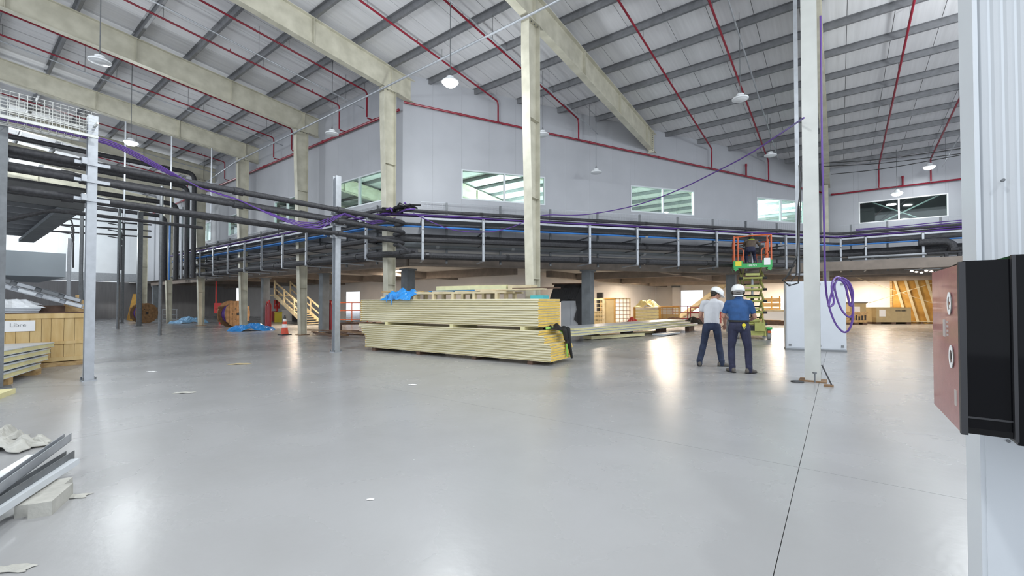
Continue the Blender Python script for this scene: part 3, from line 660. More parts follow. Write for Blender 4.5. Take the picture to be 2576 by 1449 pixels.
# black risers at the far left end of the rack
for px, z, l, mat, r in ((487, 9.1, 'rightmost, tallest', 'black_foam', .12), (470, 8.5, 'second from the right', 'black_foam', .13), (443, 7.7, 'third from the right', 'black_foam', .14), (415, 7.2, 'leftmost thick one', 'black_foam', .12), (427, 7.3, '', 'blue_pipe', .055), (457, 8.0, '', 'galv', .07)):
    yy = 8.9; x = ony(px, 600, yy).x
    lab = {'blue_pipe': 'blue riser pipe among the black risers', 'galv': 'grey riser pipe among the black risers'}.get(mat, 'black insulated riser pipe beside the left end of the rack, ' + l)
    pipe('riser_pipe', [(x, -4, z), (x, yy, z), (x, yy, 2.95)] if mat == 'black_foam' else [(x, yy, z - .6), (x, yy, 2.95)], r, mat, lab, bend=.4, n=10, group='risers at the rack end')
for k in range(3):
    z = 6.55 - .42 * k; x = -37.5
    t = pipe('service_pipe', [(x + 5, 1.0, z + .1), (x, 2.8, z), (x, 8.6, z + .25)], .05, 'black_foam', 'thin black service pipe in front of the bright end wall, %s from the top' % ORD[k], bend=.5)
    for y in (4.2, 6.4): MB().tube([(x, y, z + .05), (x + .3, y + .5, z - .05), (x + .35, y + .6, z - .6), (x + .35, y + .6, 3.6 if k == 2 else z - .9)], .04, 6).build('branch', 'black_foam', t, world=True, smooth=True)
for px, l in ((298, 'left'), (404, 'right')):
    p = ony(px, 700, 6.0); pipe('strut', [(p.x, p.y, 6.8), (p.x, p.y, .0)], .07, 'galv_dark', 'dark vertical strut below the thin service pipes, %s one' % l, 'post')
# raised platform at far left
pf = thing('platform', 'dark raised platform with open joist underside at far left', 'platform', (-25.9, 2.7, 4.5))
MB().b(-6.4, 6.3, -.02, .06, 0, .62).build('fascia', 'galv_dark', pf); MB().b(6.3, 6.38, -7, .06, 0, .62).build('fascia', 'dark_deck', pf)
MB().b(-6.4, 6.3, -7, 0, .5, .62).build('deck', 'dark_deck', pf); MB().b(-6.4, 6.3, -.45, -.02, -.0, .14).build('edge_beam', 'concrete', pf)
for i in range(8): MB().b(-5.6 + i * 1.6, -5.5 + i * 1.6, -7, -.1, .2, .5).build('joist', 'galv', pf)
pipe('insulated_pipe', [(-18.5, -1.5, 3.7), (-18.9, .9, 3.75), (-19.4, 2.0, 4.35), (-19.4, 6, 4.35)], .06, 'black_foam', 'bent black pipe below the dark raised platform', bend=.2)
# thin grey post and cables hanging at the near right column
p = pz(2008, 690, 9.0); t = thing('drop_post', 'thin grey channel post hanging from the roof left of the front right column', 'post', (p.x, p.y, p.z))
MB().b(-.035, .035, -.02, .02, 0, roof(p.y) - p.z).build('channel', 'galv', t); MB().b(-.12, .3, -.02, .02, -.02, .02).build('foot', 'galv', t)
for k, (pts, l) in enumerate([([(2012, 412), (2018, 440), (2008, 520), (2006, 600), (2003, 690), (1990, 707), (1975, 702), (1995, 668), (2006, 640)], 'looping below the thin grey channel post'), ([(2010, 415), (2014, 500), (2010, 600), (2012, 680), (2008, 712), (1985, 718), (1968, 704), (1985, 690), (2000, 655)], 'wider loop below the thin grey channel post')]):
    P = [pz(a, b_, 8.95 - .05 * k) for a, b_ in pts]
    o = MB().tube(P, .014, 6).build('black_cable', 'cable_black', org=P[0], smooth=True); tag(o, 'thin black cable ' + l, 'cable')
def spline(P, k=4):
    P = [Vector(p) for p in P]; out = []
    for i in range(len(P) - 1):
        a = P[max(i - 1, 0)]; b0 = P[i]; c0 = P[i + 1]; e = P[min(i + 2, len(P) - 1)]
        for j in range(k):
            t_ = j / k; out.append(0.5 * ((2 * b0) + (c0 - a) * t_ + (2 * a - 5 * b0 + 4 * c0 - e) * t_ ** 2 + (3 * b0 - a - 3 * c0 + e) * t_ ** 3))
    return out + [P[-1]]
D = 7.75
coil = [(2064, 40), (2066, 200), (2068, 380), (2073, 560), (2076, 700), (2083, 760), (2100, 810), (2122, 835), (2138, 825), (2146, 790), (2142, 740), (2130, 712), (2112, 702), (2100, 715), (2104, 745), (2118, 780), (2136, 797), (2146, 785), (2143, 745), (2128, 708), (2104, 697), (2092, 720), (2098, 760), (2085, 770), (2090, 745), (2100, 712)]
P = spline([pz(a, b_, D - .10 * math.sin(i * .9) - (0 if i < 6 else .1)) for i, (a, b_) in enumerate(coil)])
o = MB().tube(P, .018, 6).build('purple_cable', 'purple', org=P[0], smooth=True); tag(o, 'purple cable running down the front right column in loops', 'cable')
c2 = [(2110, 700), (2126, 716), (2134, 750), (2140, 770), (2146, 740), (2136, 710), (2118, 698)]
P = spline([pz(a, b_, D - .2) for a, b_ in c2]); o = MB().tube(P, .018, 6).build('purple_cable', 'purple', org=P[0], smooth=True); tag(o, 'short inner loop of purple cable beside the grey cabinet', 'cable')
# purple line from the right column down to the rack
c3 = [(2022, 296, 8.0), (1960, 338, 9.2), (1880, 390, 10.6), (1800, 432, 12), (1700, 480, 13.3), (1600, 516, 14.6), (1500, 536, 15.6), (1440, 541, 16), (1380, 540, 16.2), (1340, 548, 16.2), (1290, 570, 16), (1230, 583, 15.8), (1150, 580, 15.6), (1090, 560, 15.4), (1040, 536, 15.2)]
P = spline([pz(*a) for a in c3]); o = MB().tube(P, .017, 6).build('purple_cable', 'purple', org=P[7], smooth=True); tag(o, 'single purple cable strung from the front right column down to the rack corner', 'cable')
for k, (a, b_, zz, l) in enumerate([((2070, 410), (2425, 372), 16, 'upper'), ((2070, 418), (2425, 385), 16, 'middle'), ((2090, 438), (2425, 388), 16.2, 'lower')]):
    A = pz(*a, zz); B = pz(*b_, zz - 2.5); mid = A.lerp(B, .45) - Vector((0, 0, .08)); P = spline([A, mid, B])
    o = MB().tube(P, .013, 6).build('black_cable', 'cable_black', org=A, smooth=True); tag(o, 'thin black cable stretched under the roof at right, %s one' % l, 'cable')
# ================================================================ MAIN PANEL STACK
SL = onz(918, 880).xy; SR = onz(1385, 922).xy; dS = (SR - SL).normalized(); aS = math.atan2(dS.y, dS.x)
def sp(px): return lineS(px, SL, dS)
def world(s, d, z=0): p = SL + dS * s + Vector((-dS.y, dS.x)) * d; return Vector((p.x, p.y, z))
def make_panel(L, Wd, h, end=True, side='panel_side', skin='panel_skin', core='foam'):
    t = thing('sandwich_panel', '', 'panel', (0, 0, 0))
    MB().b(0, L, 0, Wd, h * .84, h).b(0, L, 0, .012, h * .6, h * .84).build('top_sheet', skin, t)
    MB().b(0, L, 0, Wd, 0, h * .14).build('bottom_sheet', skin, t)
    MB().b(.0, L - .0, .03, Wd - .01, h * .14, h * .84).build('edge_strip', side, t)
    MB().b(L - .01, L + .006, .012, Wd - .004, h * .12, h * .86).build('foam_end', core, t); MB().b(-.006, .01, .012, Wd - .004, h * .12, h * .86).build('foam_end', core, t)
    return t
Lw = (SR - SL).length
proto = make_panel(Lw, 1.18, .056)
ofs = [0, .01, -.01, 0, .015, .0, -.02, -.17, -.16, -.18, -.33, -.31]
for i in range(12):
    c = proto if i == 0 else copy_tree(proto)
    p = world(ofs[i] + .0 * i, .006 * ((i * 7) % 3), .1 + i * .0605); c.location = p; c.rotation_euler = (0, 0, aS)
    tag(c, 'cream metal-faced insulation panel with yellow foam end, %s from the floor in the lower stack' % ORD[i], 'panel', 'insulation panels in the lower stack')
su0, su1 = lineS(905, SL, dS), sp(1352)
proto2 = make_panel(su1 - su0, 1.15, .058)
for i in range(11):
    c = proto2 if i == 0 else copy_tree(proto2)
    p = world(su0 + .008 * ((i * 5) % 3), .03 + .005 * ((i * 3) % 3), .905 + i * .062); c.location = p; c.rotation_euler = (0, 0, aS)
    tag(c, 'cream metal-faced insulation panel with yellow foam end, %s from the bottom of the upper stack' % ORD[i], 'panel', 'insulation panels in the upper stack')
ztop = .905 + 10 * .062 + .058
def on_stack(name, lab, cat, s, d, z, dims, mat, rz=0, group=None):
    p = world(s, d, z); o = MB().b(0, dims[0], 0, dims[1], 0, dims[2]).build(name, mat, org=(0, 0, 0)); o.location = p; o.rotation_euler = (0, 0, aS + rz); return tag(o, lab, cat, group)
for k, s in enumerate((.3, 2.2, 4.2, 5.9)): on_stack('support_block', 'dark timber bearer under the lower panel stack, %s from its left end' % ORD[k], 'block', s, .03, 0, (.14, 1.1, .1), 'dark_wood', group='bearers under the stack')
for k, px in enumerate((967, 1130, 1308)): on_stack('spacer_block', 'foam spacer between the two panel stacks, %s from the left' % ORD[k], 'block', sp(px), .02, .1 + 11 * .0605 + .056, (.12, 1.1, .905 - .1 - 11 * .0605 - .056), 'foam_pale', group='spacers between the stacks')
# long timber skid on the stack
s0, s1 = sp(968), sp(1262)
sk = thing('timber_skid', 'long pale timber skid lying on top of the panel stack', 'pallet', world(s0, .12, ztop), aS)
L = s1 - s0
for y in (0, .42, .84): MB().b(0, L, y, y + .1, .15, .20).build('board', 'pine_pale', sk)
for i in range(6):
    for y in (0, .42, .84): MB().b(.35 + i * (L - .5) / 5.2, .43 + i * (L - .5) / 5.2, y, y + .1, 0, .15).build('block', 'pine_pale', sk)
for i in range(5): MB().b(.1 + i * L / 5, .5 + i * L / 5, 0, .94, .20, .225).build('deck_board', 'pine_pale', sk)
on_stack('timber_board', 'thin board sticking out at the left end on top of the stack', 'board', sp(930), .45, ztop + .235, (1.6, .3, .03), 'pine_x')
on_stack('timber_board', 'second thin board below the sticking-out one, left on the stack', 'board', sp(938), .3, ztop + .0, (.5, .2, .09), 'pine_pale')
on_stack('timber_board', 'long pale board reaching the right end of the stack', 'board', sp(1180), .25, ztop + .225, (sp(1352) - sp(1180), .22, .035), 'pine_pale')
on_stack('timber_board', 'brown board across the right end on top of the stack', 'board', sp(1255), .62, ztop + .265, (sp(1372) - sp(1255), .2, .03), 'dark_wood')
on_stack('foam_block', 'teal foam block near the right end on the stack', 'block', sp(1316), .35, ztop, (.36, .3, .09), 'teal')
on_stack('offcut_panel', 'pale panel offcut laid over blue sheeting on the stack', 'panel', sp(1055), .7, ztop + .27, (sp(1235) - sp(1055), .42, .12), 'foam_pale')
on_stack('offcut_panel', 'speckled pale board offcut right of the offcut on the stack', 'board', sp(1240), .7, ztop + .24, (sp(1300) - sp(1240), .35, .13), 'pine_pale')
on_stack('blue_sheet', 'flat strip of dark blue plastic under the pale offcut', 'plastic sheet', sp(1045), .55, ztop + .23, (sp(1240) - sp(1045), .5, .025), 'tarp_blue')
def rumple(name, lab, cat, loc, lx, ly, h, mat, rz=0, nx=26, ny=14, seed=1, droop=0, group=None, thick=.008):
    rnd = random.Random(seed); vs = []; ph = [rnd.uniform(0, 6) for _ in range(6)]
    for j in range(ny + 1):
        for i in range(nx + 1):
            u = i / nx * 2 - 1; v = j / ny * 2 - 1; a = math.atan2(v, u)
            edge = 1 - min(1, max(abs(u), abs(v))) ** 4; rr = 1 + .12 * math.sin(5 * a + ph[0]) + .08 * math.sin(9 * a + ph[1])
            z = h * max(0, 1 - u * u - v * v * .8) ** .6 * (.65 + .35 * math.sin(7 * u + 4 * v + ph[2])) + h * .16 * abs(math.sin(11 * u - 9 * v + ph[3])) * edge + rnd.uniform(0, .06) * h * edge + .006
            z -= droop * max(0, -v - .3)
            vs.append((u * lx / 2 * rr, v * ly / 2 * rr, z))
    fs = [(j * (nx + 1) + i, j * (nx + 1) + i + 1, (j + 1) * (nx + 1) + i + 1, (j + 1) * (nx + 1) + i) for j in range(ny) for i in range(nx)]
    n = len(vs); vs += [(x, y, z - thick) for x, y, z in vs]; fs += [tuple(q + n for q in f[::-1]) for f in fs]
    bd = [i for i in range(nx + 1)] + [j * (nx + 1) + nx for j in range(1, ny + 1)] + [ny * (nx + 1) + i for i in range(nx - 1, -1, -1)] + [j * (nx + 1) for j in range(ny - 1, 0, -1)]
    fs += [(bd[i], bd[i] + n, bd[(i + 1) % len(bd)] + n, bd[(i + 1) % len(bd)]) for i in range(len(bd))]
    q = MB(); q.add(vs, fs); o = q.build(name, mat, smooth=False); o.location = loc; o.rotation_euler = (0, 0, rz); return tag(o, lab, cat, group)
p = world(sp(1003), .2, ztop + .15)
t = rumple('blue_plastic', 'crumpled bright blue plastic draped over the left end of the stack', 'plastic sheet', p, 1.15, .6, .17, 'tarp_blue', aS, seed=3, droop=.25)
for k, (px, l) in enumerate(((985, .22), (1002, .3), (973, .14))): MB().add([(0, 0, .02), (.1, -.01, .02), (.045, -.015, -l), (0, .012, .02), (.1, .002, .02), (.045, -.003, -l)], [(0, 1, 2), (5, 4, 3), (0, 3, 4, 1), (1, 4, 5, 2), (2, 5, 3, 0)]).build('torn_strip', 'tarp_blue', t).location = (-.45 + .22 * k, -.30, -.02)
# strap and cloth on the right end
st = thing('cargo_strap', 'green cargo strap hanging over the right end of the lower stack', 'strap', world(Lw - .12, .6, .83))
def face(s, d, z): return world(s, d, z)
def ribbon(pts, w, t_, mat, name, parent):
    q = MB()
    for a, b_ in zip(pts[:-1], pts[1:]): q.bar(a, b_, w, t_, up=(dS.x, dS.y, .2))
    return q.build(name, mat, parent, world=True)
e = Lw + .03
ribbon([face(e - .4, .45, .86), face(e - .25, .62, .87), face(e - .1, .7, .80), face(e + .02, .78, .6), face(e + .03, .74, .42), face(e + .03, .80, .16)], .06, .02, 'strap_green', 'webbing', st)
ribbon([face(e - .3, .75, .85), face(e - .05, .9, .82), face(e + .03, .85, .6), face(e + .03, .95, .3)], .05, .02, 'strap_green', 'webbing', st)
MB().box(face(e + .03, .78, .55), (.06, .12, .12)).build('ratchet', 'black_metal', st, world=True)
rumple('black_cloth', 'bundle of black cloth under the green strap, on the lower stack', 'cloth', face(e - .27, .75, .82), .55, .45, .13, 'rag_black', aS, seed=9)
q = MB().cap(face(e + .03, .8, .83), face(e + .05, .86, .45), .07, .05).cap(face(e + .05, .86, .45), face(e + .05, 1.0, .12), .05, .03).cap(face(e + .04, .62, .8), face(e + .05, .66, .6), .06, .05)
tag(q.build('black_cloth', 'rag_black', org=face(e, .8, .6), smooth=True), 'black cloth tail hanging down the right end of the stack', 'cloth')
# ================================================================ LONG LOW PANEL PILE behind it
def slab_thing(name, lab, cat, A, B, w, z, h, mats, group=None, tilt=0):
    A = Vector(A).xy; B = Vector(B).xy; d = (B - A); L = d.length; t = thing(name, lab, cat, (A.x, A.y, z), math.atan2(d.y, d.x), group); t.rotation_euler.y = tilt
    MB().b(0, L, 0, w, h * .85, h).build('top_sheet', mats[0], t); MB().b(0, L, .01, w - .01, h * .12, h * .85).build('core', mats[1], t); MB().b(0, L, 0, w, 0, h * .12).build('bottom_sheet', mats[0], t)
    return t
G = 'long low panels beyond the stack'
A, B = onz(1432, 866), onz(1752, 832)
for k in range(3): slab_thing('wall_panel_board', 'long white-faced panel with cream edge in the low pile right of the main stack, %s from the bottom' % ORD[k], 'panel', A + Vector((.05 * k, .1 * k, 0)), B + Vector((-.3 * k, .05 * k, 0)), 1.1, .28 + k * .1, .09, ('sheet_white', 'foam_pale'), G)
for k, (a, b_) in enumerate((((1488, 855), (1622, 846)), ((1594, 842), (1676, 836)), ((1668, 846), (1712, 840)))): slab_thing('panel_offcut', ['cream panel offcut sticking out in front of the low pile', 'thin cream panel strip leaning on the low pile', 'short white panel sheet at the right of the low pile'][k], 'panel', onz(*a), onz(*b_), .5, .03, .12 if k == 0 else .07, ('panel_skin', 'foam_pale') if k < 2 else ('sheet_white', 'sheet_white'))
for k, px in enumerate((1470, 1560, 1650, 1725)):
    p = onz(px, 852 - k * 6); tag(MB().b(-.1, .1, 0, 1.0, 0, .28).build('support_block', 'dark_wood', org=None), 'timber bearer below the low panel pile, %s from the left' % ORD[k], 'block', 'bearers below the low pile').location = (p.x, p.y + .25, 0)
# ================================================================ LEFT: CRATE, PANELS, PROFILES
cp = onz(208, 916); cx, cy = cp.x, cp.y
cr = thing('wooden_crate', 'big pine crate with a white paper label at the left edge', 'crate', (cx, cy, 0))
y = 0; k = 0
while y > -3.4:
    w = .15 + .03 * (k % 3); MB().b(-.03, -.006 + .004 * (k % 2), y - w + .006, y, .12, 1.22).build('plank', 'pine', cr); y -= w; k += 1
for z, h in ((1.13, .11), (.52, .07), (.12, .1)): MB().b(-.006, .035, -3.4, 0, z, z + h).build('batten', 'pine', cr)
for yy in (-1.62, -3.2): MB().b(-.006, .02, yy, yy + .1, .22, 1.13).build('batten', 'pine', cr)
MB().b(-.95, -.9, -3.4, 0, 0, 1.24).build('back_wall', 'pine', cr); MB().b(-.9, -.03, -.03, 0, .1, 1.24).build('end_wall', 'pine', cr); MB().b(-.95, .02, -3.4, 0, 1.24, 1.265).build('lid', 'dark_wood', cr)
MB().b(-.9, .015, -3.4, 0, 0, .1).build('skid', 'pine_x', cr)
lb = onx(45, 820, cx + .03); lab = MB().b(.021, .024, lb.y - cy - .26, lb.y - cy + .26, lb.z - .12, lb.z + .12).build('paper_label', 'white', cr)
def text(s, size, mat, parent, loc, rot, name='lettering', ext=.001):
    c = bpy.data.curves.new(name, 'FONT'); c.body = s; c.size = size; c.extrude = ext; c.align_x = 'CENTER'; c.align_y = 'CENTER'
    o = bpy.data.objects.new(name, c); COL.objects.link(o); me = bpy.data.meshes.new_from_object(o.evaluated_get(bpy.context.evaluated_depsgraph_get())); bpy.data.objects.remove(o)
    o = bpy.data.objects.new(name, me); me.materials.clear(); me.materials.append(MAT[mat]); COL.objects.link(o); o.parent = parent; o.location = loc; o.rotation_euler = rot; return o
text('Libre', .12, 'cabinet_dark', cr, (.026, lb.y - cy, lb.z + .02), (math.pi / 2, 0, math.pi / 2))
# load on the crate
def on_crate(y0, y1, z, x0=-.7, x1=-.3): pass
def profile_bar(A, B, w, h, lab, mats=('galv', 'sheet_white'), n=7, cat='profile'):
    A = Vector(A); B = Vector(B); t = thing('steel_profile', lab, cat, A)
    d = B - A; MB().bar(A, B, w, .008).build('lower_flange', mats[0], t, world=True); up = Vector((0, 0, h)); MB().bar(A + up, B + up, w, .008).build('upper_flange', mats[0], t, world=True)
    MB().bar(A + up * .5, B + up * .5, .01, h).build('web', mats[0], t, world=True)
    for i in range(n):
        a = A + d * ((i + .08) / n) + up * .5; b_ = A + d * ((i + .80) / n) + up * .5
        e = Vector((-d.y, d.x, 0)).normalized() * (-w * .35); e = e if e.x > 0 else -e
        MB().bar(a + e, b_ + e, .02, h * .75).build('infill', mats[1] if i % 2 == 0 else mats[0], t, world=True)
    return t
profile_bar(onx(208, 776, cx - .25), onx(-260, 655, cx - .25), .2, .10, 'long perforated white profile leaning down onto the wooden crate')
profile_bar(onx(205, 762, cx - .6), onx(-260, 640, cx - .6), .14, .10, 'long grey channel behind the perforated profile on the crate', ('galv_dark', 'galv'))
for k in range(3): tag(MB().b(-.5, 0, -2.2, -.0, 0, .03).build('grey_board', 'galv', org=None), 'grey metal sheet on the crate, %s from the bottom' % ORD[k], 'sheet', 'grey sheets on the crate').location = (cx - .1, onx(97, 770, cx - .1).y + .02 * k, 1.265 + .036 * k)
rumple('clear_plastic', 'heap of clear plastic wrap on the crate at the left edge', 'plastic', (cx - .45, onx(30, 755, cx - .4).y, 1.375), .5, .9, .18, 'lamp_white', 0, seed=5)
tag(MB().b(-.1, .1, -.25, .25, 0, .16).build('timber_block', 'dark_wood', org=None), 'dark timber block under the profiles on the crate', 'block').location = (cx - .5, onx(125, 775, cx - .5).y, 1.265)
tag(MB().b(-.03, .03, -.2, .2, 0, .3).b(-.03, .03, .0, .06, .3, .42).build('wood_offcut', 'pine_x', org=None), 'small brown wood offcut standing behind the profiles', 'offcut').location = (cx - .7, onx(190, 750, cx - .7).y, 1.265)
# cream panels on the floor before the crate
P0 = onz(128, 930).xy; dd = Vector((.93, -.36)).normalized(); aa = math.atan2(dd.y, dd.x)
for k, (sh, z) in enumerate(((.55, .12), (.15, .25), (.02, .38), (-.18, .50))):
    q = P0 + dd * sh; t = thing('floor_panel', 'cream-edged panel in the low pile before the wooden crate, %s from the bottom' % ORD[k], 'panel', (q.x, q.y, z), aa - .03 * k, 'panels before the crate')
    MB().b(0, 3.0, -.9, 0, .085, .1).build('top_sheet', 'sheet_white', t); MB().b(0, 3.0, -.89, -.01, .01, .085).build('core', 'foam_pale', t); MB().b(0, 3, -.9, 0, 0, .01).build('bottom_sheet', 'sheet_white', t)
for k, sh in enumerate((.7, 2.0)):
    q = P0 + dd * sh; o = tag(MB().b(-.1, .1, -.85, .02, 0, .12).build('support_block', 'pine_x', org=None), 'timber bearer under the cream panels by the crate, %s from the tip' % ORD[k], 'block', 'bearers by the crate'); o.location = (q.x, q.y, 0); o.rotation_euler = (0, 0, aa)
o = tag(MB().b(0, 1.2, -.1, .1, 0, .08).build('round_batten', 'foam_pale', org=None), 'loose cream batten on the floor at the left edge', 'batten'); q = onz(17, 990); o.location = (q.x, q.y, 0); o.rotation_euler = (0, 0, aa)
# aluminium profiles at lower left
dp = Vector((.906, -.422))
def lprof(px, py, z, L, w, h, mat, lab, kind='u', rz=0.0):
    p = onz(px, py, z + h); a = math.atan2(dp.y, dp.x) + rz; t = thing('aluminium_profile', lab, 'profile', (p.x, p.y, z), a)
    if kind == 'u': MB().b(0, L, -w, 0, 0, .006).build('base', mat, t); MB().b(0, L, -.006, 0, 0, h).build('wall', mat, t); MB().b(0, L, -w, -w + .006, 0, h).build('wall', mat, t)
    else: MB().b(0, L, -w, 0, 0, h).build('bar', mat, t); MB().b(0.02, L, -w - .004, -w, h * .3, h * .7).build('groove_strip', 'galv_dark', t)
    return t
lprof(180, 1088, .20, 2.4, .05, .075, 'galv', 'grey aluminium channel with upper free end, lower left corner', rz=.05)
lprof(188, 1132, .12, 2.2, .06, .085, 'galv_dark', 'dark grey aluminium channel in the middle of the lower left bundle', rz=-.05)
lprof(200, 1152, .10, 2.4, .12, .05, 'sheet_white', 'shiny white aluminium profile at the front of the lower left bundle', 'b', rz=-.08)
lprof(107, 1140, .13, 1.8, .1, .03, 'sheet_white', 'flat white strip between the two grey channels, lower left', 'b')
lprof(45, 1255, .03, 1.2, .06, .03, 'galv', 'low grey rail under the lower left bundle', rz=-.08)
o = tag(MB().b(-.5, .0, -.10, .04, 0, .085).build('foam_block', 'offwhite', org=None), 'whitish foam block propping up the lower left profiles', 'block'); q = onz(140, 1232); o.location = (q.x, q.y, 0); o.rotation_euler = (0, 0, math.atan2(dp.y, dp.x) + math.pi)
o = tag(MB().b(0, .35, -.12, 0, 0, .1).build('foam_block', 'offwhite', org=None), 'second whitish foam block farther under the profiles', 'block'); q = onz(20, 1330, 0); o.location = (q.x - .35, q.y + .35, 0); o.rotation_euler = (0, 0, math.atan2(dp.y, dp.x))
for k, (px, py, lx, ly, h) in enumerate(((30, 1128, .5, .28, .16), (75, 1118, .35, .2, .12), (5, 1108, .25, .3, .2))):
    p = onz(px, py); rumple('crumpled_film', 'crumpled white film behind the lower left profiles, %s' % ('large lump', 'small flat lump', 'lump at the picture edge')[k], 'plastic', (p.x, p.y, .02), lx, ly, h * .6, 'offwhite', .6, seed=20 + k)
for k, (px, py, s, m, l) in enumerate(((465, 988, .2, 'offwhite', 'white paper scrap on the floor, left of centre'), (603, 916, .3, 'carton', 'flat brown cardboard scrap on the floor'), (182, 1250, .13, 'offwhite', 'torn white scrap beside the lower left profiles'), (30, 1432, .13, 'offwhite', 'torn white scrap in the bottom left corner'), (1037, 968, .1, 'white', 'tiny white chip on the floor before the panel stack'), (932, 1257, .035, 'white', 'tiny white chip on the near floor'), (380, 935, .12, 'white', 'small white scrap on the floor right of the grey post'))):
    p = onz(px, py); rumple('floor_scrap', l, 'scrap', (p.x, p.y, .0), s * 1.5, s * .6, s * .06 + .004, m, .8, nx=10, ny=6, seed=40 + k, thick=.002)
# ================================================================ MID-LEFT OBJECTS
def reel(px, py, R, w, lab, rz):
    p = onz(px, py); t = thing('cable_reel', lab, 'cable reel', (p.x, p.y, 0), rz); Rx = Matrix.Rotation(math.pi / 2, 3, 'X')
    for s in (-1, 1):
        o = MB().lathe([(0, -.03), (R, -.03), (R, .03), (0, .03)], n=36, R=Rx).build('flange_disc', 'reel_wood', t); o.location = (0, s * w / 2, R)
        for k in range(-3, 4):
            x = k * R * .27; hh = math.sqrt(max(0, R * R - x * x)) * .96; MB().b(x - R * .125, x + R * .125, s * (w / 2 + .03), s * (w / 2 + .042), R - hh, R + hh).build('plank', 'reel_wood', t)
        MB().lathe([(0, -.005), (.09, -.005), (.09, .005), (0, .005)], n=14, R=Rx).build('hub_plate', 'black_metal', t).location = (0, s * (w / 2 + .05), R)
        for k in range(6): MB().lathe([(0, -.004), (.03, -.004), (.03, .004), (0, .004)], n=8, R=Rx).build('bolt', 'black_metal', t).location = (math.cos(k * 1.05) * R * .45, s * (w / 2 + .05), R + math.sin(k * 1.05) * R * .45)
    prof = []; n = 9
    for k in range(n): z = -w / 2 + .03 + (w - .06) * k / (n - 1); prof.append((R * .72 + .02 * (k % 2), z))
    MB().lathe([(0, -w / 2 + .02)] + prof + [(0, w / 2 - .02)], n=30, R=Rx).build('wound_cable', 'purple', t).location = (0, 0, R)
    return t
reel(588, 822, .80, .62, 'big wooden cable reel wound with purple cable, right of the hose cabinet', azi(588) + .65)
reel(362, 812, .72, .62, 'far wooden cable reel behind the slim dark post', azi(362) + .5)
p = onz(328, 806); t = thing('leaning_board', 'pair of yellow plywood boards leaning behind the far reel', 'board', (p.x, p.y, 0), azi(328))
for k in range(2): o = MB().b(-.25, .25, -.02, .02, 0, 2.2).build('board', 'plywood', t); o.location = (k * .35, .2, 0); o.rotation_euler = (-.1, .18 - .1 * k, 0)
p = onz(634, 831); rumple('blue_tarp', 'crumpled bright blue tarp on the floor by the big reel', 'tarp', (p.x, p.y, 0), 1.9, 1.1, .36, 'tarp_blue', azi(634), seed=2)
p = onz(478, 812); rumple('blue_tarp', 'pale blue plastic heap on the floor at the far left column foot', 'tarp', (p.x, p.y, 0), 2.1, 1.0, .42, 'tarp_pale', azi(478), seed=6)
p = onz(562, 812); rumple('blue_tarp', 'small pale blue plastic wad left of the big reel', 'tarp', (p.x, p.y, 0), .5, .4, .35, 'tarp_pale', azi(562), seed=8)
p = onz(716, 842); t = thing('traffic_cone', 'red and white traffic cone with a dark base', 'cone', (p.x, p.y, 0))
MB().b(-.22, .22, -.22, .22, 0, .04).build('base', 'black_metal', t)
MB().lathe([(.165, .04), (.12, .34)], n=20).build('cone_body', 'orange_cone', t, smooth=True); MB().lathe([(.122, .34), (.098, .5)], n=20).build('reflective_band', 'white', t, smooth=True)
MB().lathe([(.099, .5), (.078, .62)], n=20).build('cone_body', 'orange_cone', t, smooth=True); MB().lathe([(.08, .62), (.062, .74)], n=20).build('reflective_band', 'white', t, smooth=True); MB().lathe([(.062, .74), (.035, .9), (.03, .92), (0, .92)], n=20).build('cone_tip', 'black_metal', t, smooth=True)
def bottle(px, py, h, lab, r=.11, cat='gas bottle', D=None):
    p = onz(px, py); t = thing('gas_bottle', lab, cat, (p.x, p.y, 0))
    MB().lathe([(0, 0), (r, 0), (r, h * .8), (r * .85, h * .87), (r * .35, h * .92), (r * .3, h * .94), (0, h * .94)], n=18).build('cylinder_body', 'gas_red', t, smooth=True)
    MB().lathe([(r * .3, h * .93), (r * .4, h * .95), (r * .4, h), (0, h)], n=12).build('valve_cap', 'red', t, smooth=True); MB().tube([(0, 0, h * .97), (r * .9, 0, h * .97)], .02, 6).build('valve', 'black_metal', t)
bottle(677, 827, 1.62, 'dark red gas bottle left of the traffic cone'); bottle(672, 824, 1.55, 'second dark red gas bottle just behind the first', .12); bottle(831, 834, 1.62, 'red gas bottle behind the tall grey post by the scrap wood', .13)
p = onz(549, 815); t = thing('hose_cabinet', 'bright red fire hose cabinet fixed beside a cream column', 'cabinet', (p.x, p.y + .1, 0), azi(549) - .4)
MB().b(-.32, .32, -.12, .12, .75, 1.45).build('body', 'red', t); MB().b(-.28, .28, -.135, -.12, .79, 1.41).build('door', 'red', t); MB().b(-.05, .05, -.142, -.135, 1.05, 1.16).build('vision_panel', 'black_metal', t); MB().b(-.22, -.18, -.15, -.12, 1.0, 1.1).build('handle', 'black_metal', t)
MB().tube([(-.25, 0, 1.45), (-.25, 0, 3.0)], .05, 8).build('riser', 'red', t); MB().b(-.05, .05, -.05, .05, 0, .75).build('stand', 'red', t)
p = onz(696, 808); t = thing('fire_extinguisher', 'red fire extinguisher with a round sign on a stand, left of the cone', 'extinguisher', (p.x, p.y, 0), azi(696))
MB().lathe([(0, .8), (.09, .8), (.09, 1.3), (.03, 1.38), (0, 1.38)], n=14).build('cylinder', 'red', t, smooth=True); MB().b(-.2, .2, .1, .12, 1.0, 1.7).build('sign_board', 'red', t); MB().b(-.12, .12, .085, .1, 1.25, 1.38).build('sign_mark', 'white', t); MB().b(-.04, .04, .1, .16, 0, 2.6).build('stand', 'dark_wood', t)
